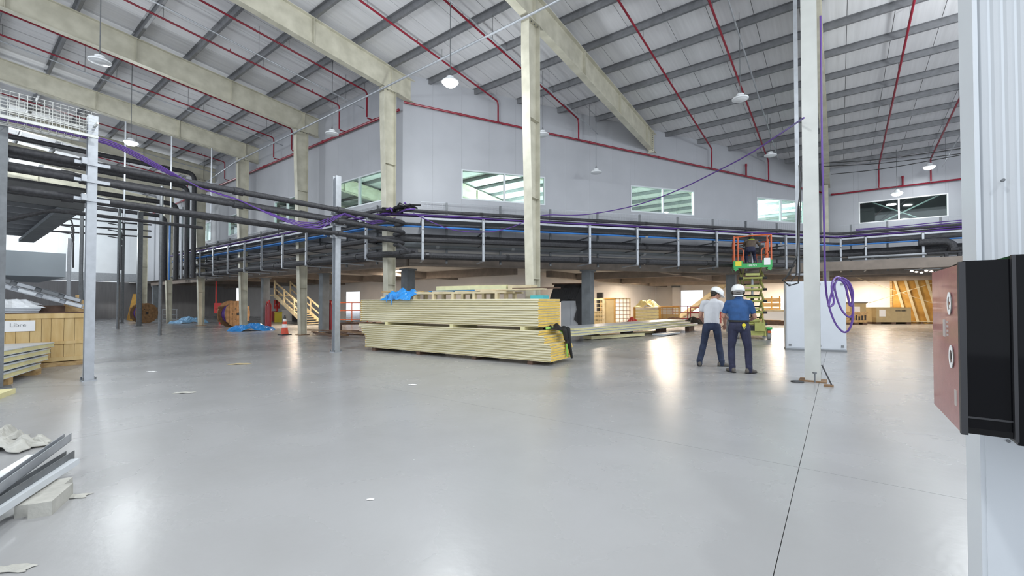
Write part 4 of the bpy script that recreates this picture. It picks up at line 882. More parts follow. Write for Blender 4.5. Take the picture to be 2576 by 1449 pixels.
for px, py, w, h, mat, l in ((700, 810, .5, .75, 'yellow', 'yellow plastic tub standing below the extinguisher'), (722, 808, .7, .9, 'white', 'white cardboard box behind the traffic cone'), (740, 808, .3, .55, 'black_metal', 'small black case behind the traffic cone'), (752, 808, .7, .7, 'black_metal', 'black box left of the cream column by the cone'), (685, 808, .5, .8, 'gas_red', 'dark red drum beside the gas bottles')):
    p = onz(px, py); t = thing('storage_box', l, 'box', (p.x, p.y, 0), azi(px)); MB().b(-w / 2, w / 2, 0, .4, 0, h * .9).build('body', mat, t); MB().b(-w / 2 - .02, w / 2 + .02, -.02, .42, h * .9, h).build('lid', mat, t)
p = onz(426, 808); t = thing('metal_trolley', 'low grey metal trolley left of the farthest cream column', 'trolley', (p.x, p.y, 0), azi(426))
for sx_ in (-.45, .45):
    for sy_ in (0, .5): MB().b(sx_ - .03, sx_ + .03, sy_ - .03, sy_ + .03, 0, .95).build('leg', 'galv', t)
for z in (.12, .5, .92): MB().b(-.5, .5, -.03, .53, z, z + .05).build('shelf', 'galv', t)
# scrap timber by the post
rnd = random.Random(4)
for k in range(11):
    px = 800 + k * 9.5; py = 838 + (k * 7) % 16 * .9; p = onz(px, py); L = rnd.uniform(1.2, 2.6); z = .02 + .055 * (k % 5)
    a = rnd.uniform(-.35, .35); t = MB().b(-L / 2, L / 2, -.07, .07, 0, .05).build('timber_scrap', 'dark_wood' if k % 3 else 'rust', org=None)
    t.location = (p.x, p.y, z); t.rotation_euler = (0, 0, a + .1); tag(t, 'brown timber length in the scrap pile behind the grey post, ' + ('%s from the left' % ORD[k]), 'timber', 'scrap timber behind the post')
p = onz(870, 838); t = thing('scrap_trestle', 'low dark trestle heaped with scrap left of the panel stack', 'trestle', (p.x, p.y + .8, 0), azi(870))
MB().b(-1.0, 1.0, -.4, .4, .42, .5).build('top', 'dark_wood', t); 
for a in (-.9, .9):
    for b_ in (-.35, .35): MB().b(a - .04, a + .04, b_ - .04, b_ + .04, 0, .42).build('leg', 'dark_wood', t)
for k in range(5): MB().box((-.7 + .35 * k, 0, .54 + .02 * k), (.7, .15, .05), .4 * k).build('offcut', 'reel_wood' if k % 2 else 'galv_dark', t)
for k, (px, py, h, l) in enumerate(((885, 815, 1.5, 'orange-brown barrier frame in front of the bright doorway'), (1775, 812, 1.15, 'rusty red barrier frame in front of the bright far window'), (1730, 812, 1.25, 'red steel rack of small parts below the far window'))):
    p = onz(px, py); t = thing('steel_barrier', l, 'barrier', (p.x, p.y, 0), azi(px)); w = 1.0
    for a in (-w, 0, w): MB().b(a - .03, a + .03, -.03, .03, 0, h).build('upright', 'orange' if k == 0 else 'gas_red', t)
    for z in (.3, h * .6, h - .06): MB().b(-w, w, -.02, .02, z, z + .06).build('rail', 'orange' if k == 0 else 'gas_red', t)
# left stairs
def stair(x0, x1, y, z1, w, mat, lab, rail=True):
    n = 14; t = thing('staircase', lab, 'staircase', (x0, y, 0)); dx = x1 - x0
    for s in (0, w): MB().bar((0, s, .1), (dx, s, z1), .05, .28).build('stringer', mat, t)
    for i in range(n): MB().box((dx * (i + .5) / n, w / 2, z1 * (i + .6) / n), (abs(dx) / n + .06, w, .045)).build('tread', mat, t)
    if rail:
        for s in (0, w):
            MB().bar((0, s, 1.05), (dx, s, z1 + .95), .06, .1).build('handrail', mat, t); MB().bar((0, s, .6), (dx, s, z1 + .5), .05, .08).build('mid_rail', mat, t)
            for i in range(4): MB().b(dx * i / 3 - .04, dx * i / 3 + .04, s - .04, s + .04, z1 * i / 3, z1 * i / 3 + 1.05).build('baluster', mat, t)
    return t
xa = ony(768, 800, 14.2).x; xb = ony(690, 800, 14.2).x; ls = stair(xa, xb, 14.2, 2.0, 1.1, 'pine_pale', 'pale timber staircase left of the cream column by the cone')
MB().b(xb - xa - 1.6, xb - xa, 0, 1.1, 1.95, 2.05).build('landing', 'pine_pale', ls)
xa = ony(1702, 800, 37).x; xb = ony(1838, 800, 37).x; stair(xa, xb, 37, 3.3, 1.0, 'pine_pale', 'pale staircase rising to the right in front of the bright far window', rail=False)
p = onz(1701, 800); t = thing('round_column', 'warm-lit cream square column left of the far staircase', 'column', (p.x, p.y, 0), azi(1701)); MB().b(-.33, .33, -.2, .2, 0, 3.0).build('shaft', 'wall_ground', t); MB().b(-.4, .4, -.26, .26, 2.9, 3.05).build('capital', 'galv_dark', t)
# ================================================================ MID-RIGHT OBJECTS
p = onz(1434, 828); az = azi(1434)
t = thing('grey_cabinet', 'pale grey double cabinet half covered by black sheeting', 'cabinet', (p.x, p.y, 0), az); MB().b(-.50, .55, 0, .7, 0, 1.58).build('body', 'cabinet', t)
for a in (-.50, .03): MB().b(a + .01, a + .51, -.02, 0, .03, 1.56).build('door', 'cabinet', t)
bs = thing('black_sheeting', 'black plastic sheeting thrown over the grey cabinet', 'plastic sheet', (p.x, p.y, 0), az)
q = MB(); nx = 16; vs = []
prof = [(-.08, 1.60, -1.15), (-.07, 1.9, -1.05), (-.03, 2.3, -.92), (.02, 2.50, -.85), (.8, 2.46, -.85), (.86, 1.5, -.85)]
for off in (0, .012):
    for j, (y, z, xl) in enumerate(prof):
        for i in range(nx + 1):
            u = i / nx; x = xl * (1 - u) + .64 * u; vs.append((x, y + off - .03 * math.sin(14 * u + j), z + .015 * math.sin(13 * u + j * 2) - (0 if j else .05 * math.sin(7 * u))))
n_ = len(prof) * (nx + 1); fs = [(j * (nx + 1) + i, j * (nx + 1) + i + 1, (j + 1) * (nx + 1) + i + 1, (j + 1) * (nx + 1) + i) for j in range(len(prof) - 1) for i in range(nx)]
q.add(vs, fs + [tuple(a + n_ for a in f[::-1]) for f in fs]); q.build('sheet', 'tarp_black', bs)
q = MB(); fp = [(.30, 1.7), (.64, 2.48), (.72, 2.4), (.74, .25), (.62, .12), (.5, .0), (.42, .35), (.22, .55), (.36, 1.1)]; n_ = len(fp)
vs = [(x, -.10 - .04 * (k % 2), z) for k, (x, z) in enumerate(fp)] + [(x, .02, z) for x, z in fp]
q.add(vs, [tuple(range(n_)), tuple(range(2 * n_ - 1, n_ - 1, -1))] + [(k, k + n_, (k + 1) % n_ + n_, (k + 1) % n_) for k in range(n_)]); q.build('hanging_corner', 'tarp_black', bs)
MB().b(-1.0, .75, -.04, .8, 2.5, 2.55).build('top_batten', 'dark_wood', bs)
def gridcrate(px, py, w, h, lab, kind, mat='pine_pale', d=.7, rz=0):
    p = onz(px, py); t = thing('wooden_crate', lab, 'crate', (p.x, p.y, 0), azi(px) + rz)
    for a in (-w / 2, w / 2 - .08):
        for y in (0, d - .08): MB().b(a, a + .08, y, y + .08, 0, h).build('corner_post', mat, t)
    for z in (0, h - .09): MB().b(-w / 2, w / 2, 0, d, z, z + .09).build('frame', mat, t)
    if kind == 'solid': MB().b(-w / 2 + .06, w / 2 - .06, .03, d - .05, .05, h - .05).build('panel', 'carton', t)
    if kind == 'half': MB().b(-w / 2 + .06, w / 2 - .06, .03, .06, .05, h * .5).build('panel', 'carton', t)
    if kind in ('half', 'grid'):
        for k in range(5): MB().b(-w / 2, w / 2, -.01, .01, h * (.2 + .15 * k), h * (.2 + .15 * k) + .03).build('slat', 'reel_wood' if kind == 'grid' else mat, t)
        for k in range(4): MB().b(-w / 2 + w * (k + 1) / 5 - .015, -w / 2 + w * (k + 1) / 5 + .015, -.015, .005, 0, h).build('slat', 'reel_wood' if kind == 'grid' else mat, t)
    if kind == 'planks':
        for k in range(4): MB().b(-w / 2 + .1, w / 2 - .1, -.015, .01, .1 + k * h * .2, .1 + k * h * .2 + h * .17).build('plank', 'foam_pale', t)
        for a in (-w / 2, w / 2 - .15): MB().b(a, a + .15, -.03, 0, 0, h).build('batten', 'plywood', t)
    return t
gridcrate(1507, 816, .75, 1.75, 'half-panelled slatted crate right of the blue-grey column', 'half'); gridcrate(1529, 816, 1.0, 1.8, 'plywood crate with pale frame, tallest of the row by the blue-grey column', 'solid', 'plywood'); gridcrate(1563, 814, 1.25, 1.8, 'open slatted crate with reddish grid, right end of the row', 'grid')
gridcrate(1628, 812, 1.9, 1.15, 'low timber box with orange corner battens', 'planks'); gridcrate(1683, 812, 1.45, 1.2, 'orange-framed open crate left of the red parts rack', 'half', 'plywood')
p = onz(1510, 813); tag(MB().b(-.22, .22, -.1, .1, 0, 3.1 - .9).build('dark_pole', 'black_metal', org=None), 'black narrow board standing behind the crates', 'board').location = (p.x, p.y, 0)
p = onz(1625, 810); rumple('cream_sheeting', 'cream plastic heaped on the low timber box', 'plastic', (p.x, p.y + .3, 1.14), 1.7, .8, .5, 'foam_pale', azi(1625), seed=11)
for k, (px, py, lx, m, l) in enumerate(((1678, 818, 2.6, 'dark_wood', 'dark heap of tools and cables on the low panel pile'), (1735, 816, 1.4, 'rag_black', 'black rag heap at the right end of the low panel pile'), (1590, 815, .7, 'gas_red', 'small red bag on the floor by the low timber box'), (1910, 815, 1.2, 'pine_pale', 'pale boards lying behind the scissor lift'))):
    p = onz(px, py); rumple('scrap_heap', l, 'heap', (p.x, p.y + (1.0 if k < 2 else 0), .0), lx, .7, .45, m, azi(px), seed=30 + k)
p = onz(1938, 812); t = thing('leaning_pallet', 'brown timber pallet leaning behind the scissor lift', 'pallet', (p.x, p.y + .5, 0), azi(1938))
for k in range(5): o = MB().b(-.6, .6, -.02, .02, .1 + .36 * k, .36 + .36 * k).build('board', 'pine_x', t)
for a in (-.55, .0, .5): MB().b(a, a + .08, -.1, -.02, 0, 1.95).build('stringer', 'plywood', t)
p = onz(1957, 818); t = thing('white_tray', 'white plastic tank on a dark pallet left of the grey cabinet', 'tank', (p.x, p.y, 0), azi(1957))
MB().b(-.8, .8, 0, .8, .35, .9).build('body', 'white', t); MB().b(-.85, .85, -.03, .85, .9, 1.0).build('rim', 'pine_pale', t); MB().b(-.8, .8, 0, .8, 0, .3).build('pallet_base', 'dark_wood', t)
# tall grey cabinet behind the right column
a = onz(1978, 880).xy; b_ = onz(2130, 886).xy; d = b_ - a
t = thing('switch_cabinet', 'tall pale grey switch cabinet behind the front right column', 'cabinet', (a.x, a.y, 0), math.atan2(d.y, d.x)); w = d.length; H = pz(2000, 706, 13.0).z
MB().b(0, w, 0, .38, .06, H).build('body', 'cabinet', t); MB().b(-.01, w + .01, -.01, .39, 0, .06).build('plinth', 'cabinet_dark', t)
for k in range(2): MB().b(.02 + k * w / 2, w / 2 - .01 + k * w / 2, -.018, 0, .09, H - .03).build('door', 'cabinet', t)
for x_ in (.1, w - .1, w / 2 - .1, w / 2 + .1):
    for z in (.17, H - .1): MB().b(x_ - .035, x_ + .035, -.03, -.018, z - .035, z + .035).build('corner_fixing', 'cabinet_dark', t)
# base details of the right column
p = Vector((FX[0], 9.68, 0)); t = thing('wall_washer', 'dark open hole trim at the foot of the front right column', 'trim', (FX[0] - .23, 9.72, 0)); MB().lathe([(.04, 0), (.11, 0), (.1, .02), (.04, .02)], n=14).build('ring', 'black_metal', t); 
t = thing('prop_rod', 'thin dark rod leaning on the foot of the front right column', 'rod', (FX[0] + .3, 9.55, 0)); MB().tube([(0, 0, .01), (-.15, .12, .36)], .012, 6).build('rod', 'black_metal', t); MB().b(-.12, .02, -.05, .08, 0, .03).build('foot', 'rust', t)
tag(MB().tube([(0, 0, .0), (0, 0, .16), (0, 0, .17), (0, 0, .19)], [.012, .012, .035, .035], 8).build('anchor_rod', 'galv_dark', org=None), 'threaded anchor rod on the front foot of the right column', 'bolt').location = (FX[0] + .04, 9.72, .022)
# boxes on the right
def carton(px0, px1, ybot, ytop, lab, d=.9, mat='carton'):
    a = onz(px0, ybot).xy; b_ = onz(px1, ybot).xy; dd_ = b_ - a; D = (a - Vector((0, 0))).length; h = (ybot - ytop) / F * (onz(px0, ybot) - Vector((0, 0, CH))).dot(ray(1288, 741)) ; t = thing('cargo_box', lab, 'box', (a.x, a.y, 0), math.atan2(dd_.y, dd_.x)); w = dd_.length
    for x_ in (0, w / 2 - .15, w - .3): MB().b(x_, x_ + .3, 0, d, 0, .14).build('foot', 'dark_wood', t)
    MB().b(0, w, 0, d, .14, h).build('body', mat, t); MB().b(-.02, w + .02, -.02, d + .02, h - .06, h).build('lid_rim', mat, t)
    return t, w, h
t, w, h = carton(2205, 2292, 815, 773, 'long tan cargo box with a white label at the right', 1.0)
MB().b(.2, .62, -.012, 0, h - .62, h - .15).build('paper_label', 'white', t)
for k in range(9): MB().b(w - 1.05 + k * .085, w - .99 + k * .085, -.008, 0, h - .26, h - .19).build('printing', 'print_black', t)
t, w, h = carton(2128, 2182, 816, 785, 'brown timber-based cargo box with black markings, left of the tan one', .8, 'pine_x')
for k in range(6): MB().b(.25 + k * .2, .36 + k * .2, -.01, 0, .3, .3 + .25 + .05 * (k % 3)).build('marking', 'print_black', t)
t, w, h = carton(2139, 2181, 816, 762, 'brown cardboard stack with white label behind the marked box', .6)
t.location.y += .9; MB().b(.2, .7, -.01, 0, h - .65, h - .25).build('paper_label', 'white', t); MB().b(-.1, w + .1, -.05, .65, h, h + .05).build('cover', 'black_metal', t)
p = onz(2270, 804); p1 = ony(2240, 804, 41.4).xy; p2 = ony(2352, 804, 41.4).xy; d = p2 - p1
t = thing('plywood_frame', 'big orange plywood sheet with diagonal timber studs, leaning on the far wall', 'plywood', (p1.x, p1.y, 0), math.atan2(d.y, d.x)); w = d.length
o = MB().b(0, w, 0, .05, 0, 3.15).build('sheet', 'plywood', t)
for k in range(4): MB().bar((.25 + k * w / 4.2, -.08, 3.1), (.9 + k * w / 4.2, -.08, .1), .14, .1, up=(0, 1, 0)).build('stud', 'pine_pale', t)
MB().b(0, w, -.06, 0, 3.02, 3.15).build('top_plate', 'pine_x', t); MB().b(0, .12, -.06, 0, 0, 3.1).build('side_post', 'pine_x', t)
for k, (A, B) in enumerate((((2095, 678, 28), (2345, 762, 27)), ((2185, 762, 27), (2345, 712, 27)))):
    tag(MB().tube([pz(*A), pz(*B)], .015, 5).build('tie_string', 'pine_pale', org=pz(*A)), 'thin pale string stretched before the plywood sheet, %s' % ('falling right', 'rising right')[k], 'string')
for k, (px, py) in enumerate(((2195, 813), (2320, 815))):
    p = onz(px, py); t = thing('timber_pallet', 'flat timber pallet on the floor, %s the tan box' % ('left of', 'right of')[k], 'pallet', (p.x, p.y + .6, 0), azi(px))
    for i in range(5): MB().b(-1.2, 1.2, i * .22, i * .22 + .15, .14, .17).build('board', 'pine_pale', t)
    for a in (-1.1, 0, 1.0): MB().b(a, a + .1, 0, 1.03, 0, .14).build('bearer', 'dark_wood', t)
t = thing('bulb_cluster', 'cluster of small warm bulbs below the right rack', 'lamp', (3.0, 26.3, 2.9))
for i in range(6): MB().ell((-.35 + .16 * i, .05 * (i % 2), .0 - .04 * (i % 3)), (.06, .04, .03)).build('bulb', 'warm_lit', t, smooth=True)
MB().b(-.6, .6, -.02, .02, .05, .08).build('bar', 'galv_dark', t)
# warm lamps below the mezzanine
for i, (x, y, z, pw) in enumerate(WARMS):
    t = thing('batten_lamp', 'warm ceiling lamp below the upper floor', 'lamp', (x, y, 3.26), group='warm lamps below the upper floor')
    MB().b(-.6, .6, -.07, .07, -.03, .04).build('housing', 'lamp_white', t); MB().tube([(-.56, 0, -.06), (.56, 0, -.06)], .025, 8).build('tube', 'warm_lit', t); MB().tube([(0, 0, .02), (0, 0, .04)], .02, 6).build('fixing', 'galv', t)
# added glowing panel under the roof, brightens the right middle window
ys0 = 34.2; q = MB(); vs = [(a, y, roof(y) - .012) for a, y in ((-6.2, ys0), (-1.6, ys0), (-1.6, ys0 + 2.6), (-6.2, ys0 + 2.6))]; vs += [(x, y, z - .01) for x, y, z in vs]
o = q.add(vs, [(3, 2, 1, 0), (4, 5, 6, 7), (0, 1, 5, 4), (1, 2, 6, 5), (2, 3, 7, 6), (3, 0, 4, 7)]).build('glow_panel', 'glow_panel', org=(-4, 35, roof(35))); o.parent = ceil
# ================================================================ WALL DEVICE AT THE RIGHT EDGE
dv = thing('wall_device', 'pinkish red and glossy black device box fixed to the near ribbed wall', 'device', (.26, 1.64, 1.15))
q = MB().b(0, .008, .012, .43, .0, .452); q.build('side_panel', 'device_red', dv)
q = MB(); q.add([(.006, 0, .02), (.5, 0, .02), (.5, 0, .46), (.006, 0, .46), (.008, .4, 0), (.5, .4, 0), (.5, .4, .46), (.008, .4, .452), (.006, .02, 0), (.5, .02, 0)], [(0, 1, 2, 3), (8, 9, 1, 0), (4, 5, 9, 8), (3, 2, 6, 7), (1, 9, 5, 6, 2), (4, 8, 0, 3, 7), (7, 6, 5, 4)]); q.build('front_cover', 'device_black', dv)
MB().b(-.003, .010, -.004, .016, .0, .458).build('edge_trim', 'black_metal', dv)
MB().b(.095, .5, -.012, .43, -.008, .47).build('main_housing', 'device_black', dv)
MB().b(.006, .095, -.003, .0, .045, .05).build('seam', 'black_metal', dv); MB().b(.09, .097, -.014, .0, 0, .47).build('housing_edge', 'black_metal', dv)
Ry = Matrix.Rotation(-math.pi / 2, 3, 'Y')
def ring(y, z, r0, r1, mat, name):
    q = MB(); n = 28; vs = []
    for r in (r0, r1): vs += [(-.002, y + math.cos(2 * math.pi * k / n) * r, z + math.sin(2 * math.pi * k / n) * r * 1.1) for k in range(n)]
    q.add(vs, [(k, n + k, n + (k + 1) % n, (k + 1) % n) for k in range(n)]); vs2 = [(x_ - .0015, y_, z_) for x_, y_, z_ in vs]; q.add(vs2, [((k + 1) % n, n + (k + 1) % n, n + k, k) for k in range(n)])
    return q.build(name, mat, dv)
for y, z in ((.13, .347), (.115, .194)): ring(y, z, .017, .030, 'white', 'ring_mark')
MB().b(-.002, 0, .123, .137, .352, .362).build('ring_symbol', 'white', dv); MB().b(-.002, 0, .123, .137, .333, .343).build('ring_symbol', 'white', dv); MB().b(-.002, 0, .108, .122, .186, .204).build('ring_symbol', 'print_black', dv)
MB().b(-.002, 0, .205, .235, .245, .297).build('grey_patch', 'device_grey', dv)
for z in (.25, .262, .275, .288): MB().b(-.002, 0, .165, .18, z, z + .006).build('small_mark', 'device_grey', dv)
MB().b(-.002, 0, .06, .085, .062, .105).build('grey_patch', 'device_grey', dv)
MB().b(.1, .45, .42, .47, .1, .4).build('wall_bracket', 'black_metal', dv)
# ================================================================ SCISSOR LIFT
p = onz(1895, 853); lf = thing('scissor_lift', 'raised green, orange and lime scissor lift below the rack', 'scissor lift', (p.x, p.y, 0), azi(1895) + .06); ZD = 3.08
MB().b(-.42, .42, 0, 2.3, .16, .34).build('chassis', 'lime', lf); MB().b(-.46, -.4, -.05, 2.35, .14, .5).b(.4, .46, -.05, 2.35, .14, .5).build('side_plate', 'lime', lf); MB().b(.05, .42, -.1, .5, .34, .68).build('control_box', 'lime', lf); MB().b(-.40, .05, .0, .6, .34, .55).build('battery_box', 'black_metal', lf)
for x_ in (-.5, .5):
    for y in (.15, 2.1):
        w_ = thing('wheel', None, None); w_.parent = lf; w_.location = (x_ * 1.12, y, .21); Rr = Matrix.Rotation(math.pi / 2, 3, 'Y')
        MB().lathe([(.09, -.07), (.19, -.07), (.21, -.05), (.21, .05), (.19, .07), (.09, .07)], n=22, R=Rr).build('tyre', 'rubber', w_, smooth=True); MB().lathe([(0, -.05), (.1, -.06), (.1, .06), (0, .05)], n=16, R=Rr).build('rim', 'white', w_)
MB().b(.46, .66, -.1, .45, .42, .5).b(-.66, -.46, -.1, .45, .42, .5).build('fender', 'green', lf); MB().b(.5, .62, -.12, .02, .28, .36).build('tail_lamp', 'orange', lf)
nl = 5; z0 = .62; dz = (ZD - .12 - z0) / nl
for k in range(nl):
    za, zb = z0 + dz * k, z0 + dz * (k + 1)
    for s in (-1, 1):
        MB().bar((s * .40, .1, za), (s * .40, 1.9, zb), .05, .11).build('scissor_arm', 'lime', lf); MB().bar((s * .32, 1.9, za), (s * .32, .1, zb), .05, .11).build('scissor_arm', 'lime', lf)
    for y in (.1, 1.9): MB().tube([(-.46, y, za), (.46, y, za)], .04, 8).build('pivot_tube', 'lime', lf)
    MB().box((0, .1, za + dz * .32), (.5, .05, dz * .2)).build('cross_plate', 'lime', lf)
    MB().tube([(-.44, 1.0, (za + zb) / 2), (.44, 1.0, (za + zb) / 2)], .03, 8).build('pivot_tube', 'black_metal', lf)
    for s in (-1, 1): MB().tube([(s * .36, .04, za), (s * .5, .04, za)], .05, 8).build('pivot_cap', 'black_metal', lf)
MB().tube([(0, .5, z0 + .1), (0, .35, z0 + 1.2)], .07, 10).build('lift_cylinder', 'black_metal', lf); MB().tube([(0, .4, z0 + 1.0), (0, .3, z0 + 1.9)], .045, 10).build('lift_ram', 'galv', lf)
dk = .66
MB().b(-dk, dk, 0, 2.3, ZD - .05, ZD).build('deck', 'galv_dark', lf); MB().b(-dk, dk, -.04, 0, ZD - .17, ZD + .0).build('front_fascia', 'green', lf)
for s in (-1, 1): MB().b(min(s * dk, s * (dk - .32)), max(s * dk, s * (dk - .32)), -.05, -.0, ZD - .17, ZD + .12).build('corner_guard', 'green', lf); MB().b(min(s * dk, s * (dk + .03)), max(s * dk, s * (dk + .03)), -.04, 2.3, ZD - .17, ZD + .12).build('side_toe_board', 'green', lf); MB().box((s * (dk - .06), -.03, ZD - .22), (.14, .05, .12), Matrix.Rotation(s * .6, 3, 'Y')).build('corner_skirt', 'green', lf)
MB().b(-.62, -.40, -.062, -.05, ZD - .1, ZD + .1).build('warning_plate', 'yellow', lf); MB().b(.40, .62, -.062, -.05, ZD - .08, ZD + .2).build('notice_plate', 'white', lf)
text('188721', .12, 'white', lf, (-.02, -.045, ZD - .085), (math.pi / 2, 0, 0), ext=.003)
for s in (-1, 1):
    for y in (0, 1.15, 2.3): MB().tube([(s * dk, y, ZD), (s * dk, y, ZD + 1.13)], .03, 8).build('guard_post', 'orange', lf)
    for z in (.55, 1.13): MB().tube([(s * dk, 0, ZD + z), (s * dk, 2.3, ZD + z)], .026, 8).build('guard_rail', 'orange', lf)
    MB().tube([(s * .52, 0, ZD + .1), (s * .52, 0, ZD + 1.1)], .025, 8).build('guard_post', 'orange', lf)
    MB().tube([(s * .32, 0, ZD + .12), (s * .32, 0, ZD + .5), (s * .36, 0, ZD + .6), (s * .46, 0, ZD + .62), (s * .52, 0, ZD + .58)], .022, 8).build('gate_hoop', 'orange', lf)
    MB().b(min(s * .32, s * .2), max(s * .32, s * .2), 2.28, 2.3, ZD + .1, ZD + .6).build('mesh_panel', 'orange', lf)
for z in (.55, 1.13): MB().tube([(-dk, 2.3, ZD + z), (dk, 2.3, ZD + z)], .026, 8).build('guard_rail', 'orange', lf)
MB().tube([(-dk, 0, ZD + 1.10), (-.3, 0, ZD + 1.12), (0, 0, ZD + 1.14), (.3, 0, ZD + 1.13), (dk, 0, ZD + 1.13)], .026, 8).build('guard_rail', 'orange', lf)
MB().b(-dk, dk, 2.27, 2.3, ZD, ZD + .15).build('rear_toe_board', 'orange', lf); MB().b(.38, .56, 1.9, 2.15, ZD + .55, ZD + .95).build('control_panel', 'black_metal', lf)
# ================================================================ PEOPLE
def remesh(mb, name, mat, vox, parent, label=None, smooth_it=2):
    me = mb.mesh(name + '_src', mat); o = bpy.data.objects.new(name, me); COL.objects.link(o)
    m = o.modifiers.new('r', 'REMESH'); m.mode = 'VOXEL'; m.voxel_size = vox; m.use_smooth_shade = True
    s = o.modifiers.new('s', 'SMOOTH'); s.iterations = smooth_it; s.factor = .5
    dg = bpy.context.evaluated_depsgraph_get(); nm = bpy.data.meshes.new_from_object(o.evaluated_get(dg)); bpy.data.objects.remove(o); bpy.data.meshes.remove(me)
    nm.name = name; nm.materials.clear(); nm.materials.append(MAT[mat]); nm.polygons.foreach_set('use_smooth', [True] * len(nm.polygons))
    o = bpy.data.objects.new(name, nm); COL.objects.link(o); o.parent = parent
    if label: o['label'] = label
    return o
V = Vector
def person(lab, loc, rz, J, shirt, trousers, sleeve, fat=1.0, helmet=None, hdir=(0, 1, 0), hat=True, extras=None, shirt_len=.0, longs=False, scale=1.0):
    t = thing('person', lab, 'person', loc, rz); t.scale = (scale,) * 3
    J = {k: V(v) for k, v in J.items()}
    pel, wai, che, nec, hd = J['pel'], J['wai'], J['che'], J['nec'], J['hd']
    hx = (J['hR'] - J['hL']).normalized(); cxv = (J['sR'] - J['sL']).normalized(); hf = V((0, 0, 1)).cross(hx); cf = (nec - che).normalized().cross(cxv) * 1
    # ---- body: head, neck, arms, hands, as one skin
    B = MB(); fd = V(hdir).normalized(); up = (hd - nec).normalized(); side = fd.cross(V((0, 0, 1))).normalized(); up2 = side.cross(fd).normalized(); R = Matrix((side, fd, up2)).transposed()
    B.ell(hd, (.076, .096, .115), R); B.ell(hd + R @ V((0, .02, -.05)), (.06, .075, .07), R); B.cap(nec - up * .05, hd - up2 * .06, .058, .055)
    B.ell(hd + R @ V((0, .10, -.015)), (.014, .02, .024), R); B.ell(hd + R @ V((0, .088, -.06)), (.026, .012, .008), R); B.ell(hd + R @ V((0, .082, .035)), (.05, .014, .012), R)
    for s in (-1, 1): B.ell(hd + R @ V((s * .079, -.005, -.012)), (.010, .02, .032), R)
    for s, S_ in (('L', -1), ('R', 1)):
        sh, el, wr, ha = J['s' + s], J['e' + s], J['w' + s], J['g' + s]
        B.cap(sh, el, .052, .042); B.cap(el, el.lerp(wr, .35), .043, .042); B.cap(el.lerp(wr, .35), wr, .042, .028)
        hdv = (ha - wr).normalized(); ax = J.get('p' + s, V((0, 0, 1))); pa = hdv.cross(ax).normalized(); pn = pa.cross(hdv)
        B.loft([(wr - hdv * .01, pa * .028, pn * .02), (wr + hdv * .03, pa * .036, pn * .018), (wr + hdv * .085, pa * .042, pn * .014), (wr + hdv * .095, pa * .038, pn * .010)], 12)
        for i, (o_, l_) in enumerate(((-.031, .068), (-.010, .078), (.011, .072), (.031, .056))):
            a = wr + hdv * .085 + pa * o_; b_ = a + hdv * l_ * .5 - pn * .010; c_ = b_ + hdv * l_ * .38 - pn * .026; B.cap(a, b_, .0095, .009, 8); B.cap(b_, c_, .009, .0075, 8)
        a = wr + hdv * .03 - pa * S_ * .03; b_ = a + hdv * .035 - pa * S_ * .028 - pn * .008; c_ = b_ + hdv * .03 - pa * S_ * .006 - pn * .008; B.cap(a, b_, .013, .011, 8); B.cap(b_, c_, .011, .009, 8)
    B.loft([(pel, hx * .13, hf * .09), (wai, hx * .12, hf * .08), (che, cxv * .14, cf * .09), (nec - up * .06, cxv * .09, cf * .05)], 14)
    for s in 'LR': B.cap(J['sL' if s == 'L' else 'sR'], nec - up * .06, .045, .05); B.cap(J['h' + s], J['k' + s], .06, .045); B.cap(J['k' + s], J['a' + s], .045, .035)
    remesh(B, 'body', 'skin', .007, t)
    for s in (-1, 1): MB().ell(hd + R @ V((s * .03, .083, .012)), (.011, .008, .008), R).build('eye', 'white', t, smooth=True); MB().ell(hd + R @ V((s * .03, .0895, .012)), (.005, .004, .005), R).build('iris', 'hair', t, smooth=True)
    # ---- hair
    Hh = MB(); Hh.loft([(hd + R @ V((0, -.03 * (1 - z / .12), z - .0)), side * (.082 * q_), fd * (.098 * q_)) for z, q_ in ((-.03, .99), (.0, 1.03), (.05, .98), (.09, .78), (.118, .3))], 18); Hh.ell(hd + R @ V((0, -.045, -.03)), (.072, .055, .07), R)
    Hr = Hh.build('hair', 'hair', t, smooth=True)
    # ---- shirt
    T = MB(); f = fat
    low = pel + (wai - pel) * (-.12 - shirt_len)
    secs = [(low, hx * .172 * f, hf * .118 * f), (pel.lerp(wai, .5), hx * .176 * f, hf * .125 * f), (wai, hx * .17 * f, hf * .125 * f), (wai.lerp(che, .5), (hx + cxv) * .5 * .178 * f, hf * .13 * f), (che, cxv * .19 * f, cf * .13 * f), (che.lerp(nec, .55), cxv * .175, cf * .11), (nec - (nec - che) * .12, cxv * .10, cf * .075), (nec + up * .012, cxv * .062, cf * .062)]
    T.loft(secs, 20)
    for s in 'LR':
        sh, el, wr = J['s' + s], J['e' + s], J['w' + s]; T.cap(sh.lerp(nec, .4) - up * .035, sh - up * .01, .07, .06)
        if longs: T.cap(sh, el, .064, .056); T.cap(el, wr, .06, .043)
        else: T.cap(sh - up * .005, sh.lerp(el, sleeve), .061, .062); 
    remesh(T, 'shirt', shirt, .011, t)
    # ---- trousers
    Q = MB(); Q.loft([(pel + V((0, 0, .07)), hx * .158 * f, hf * .112 * f), (pel, hx * .172 * f, hf * .125 * f), (pel - V((0, 0, .09)), hx * .168 * f, hf * .12 * f), (pel - V((0, 0, .15)), hx * .12, hf * .09)], 18)
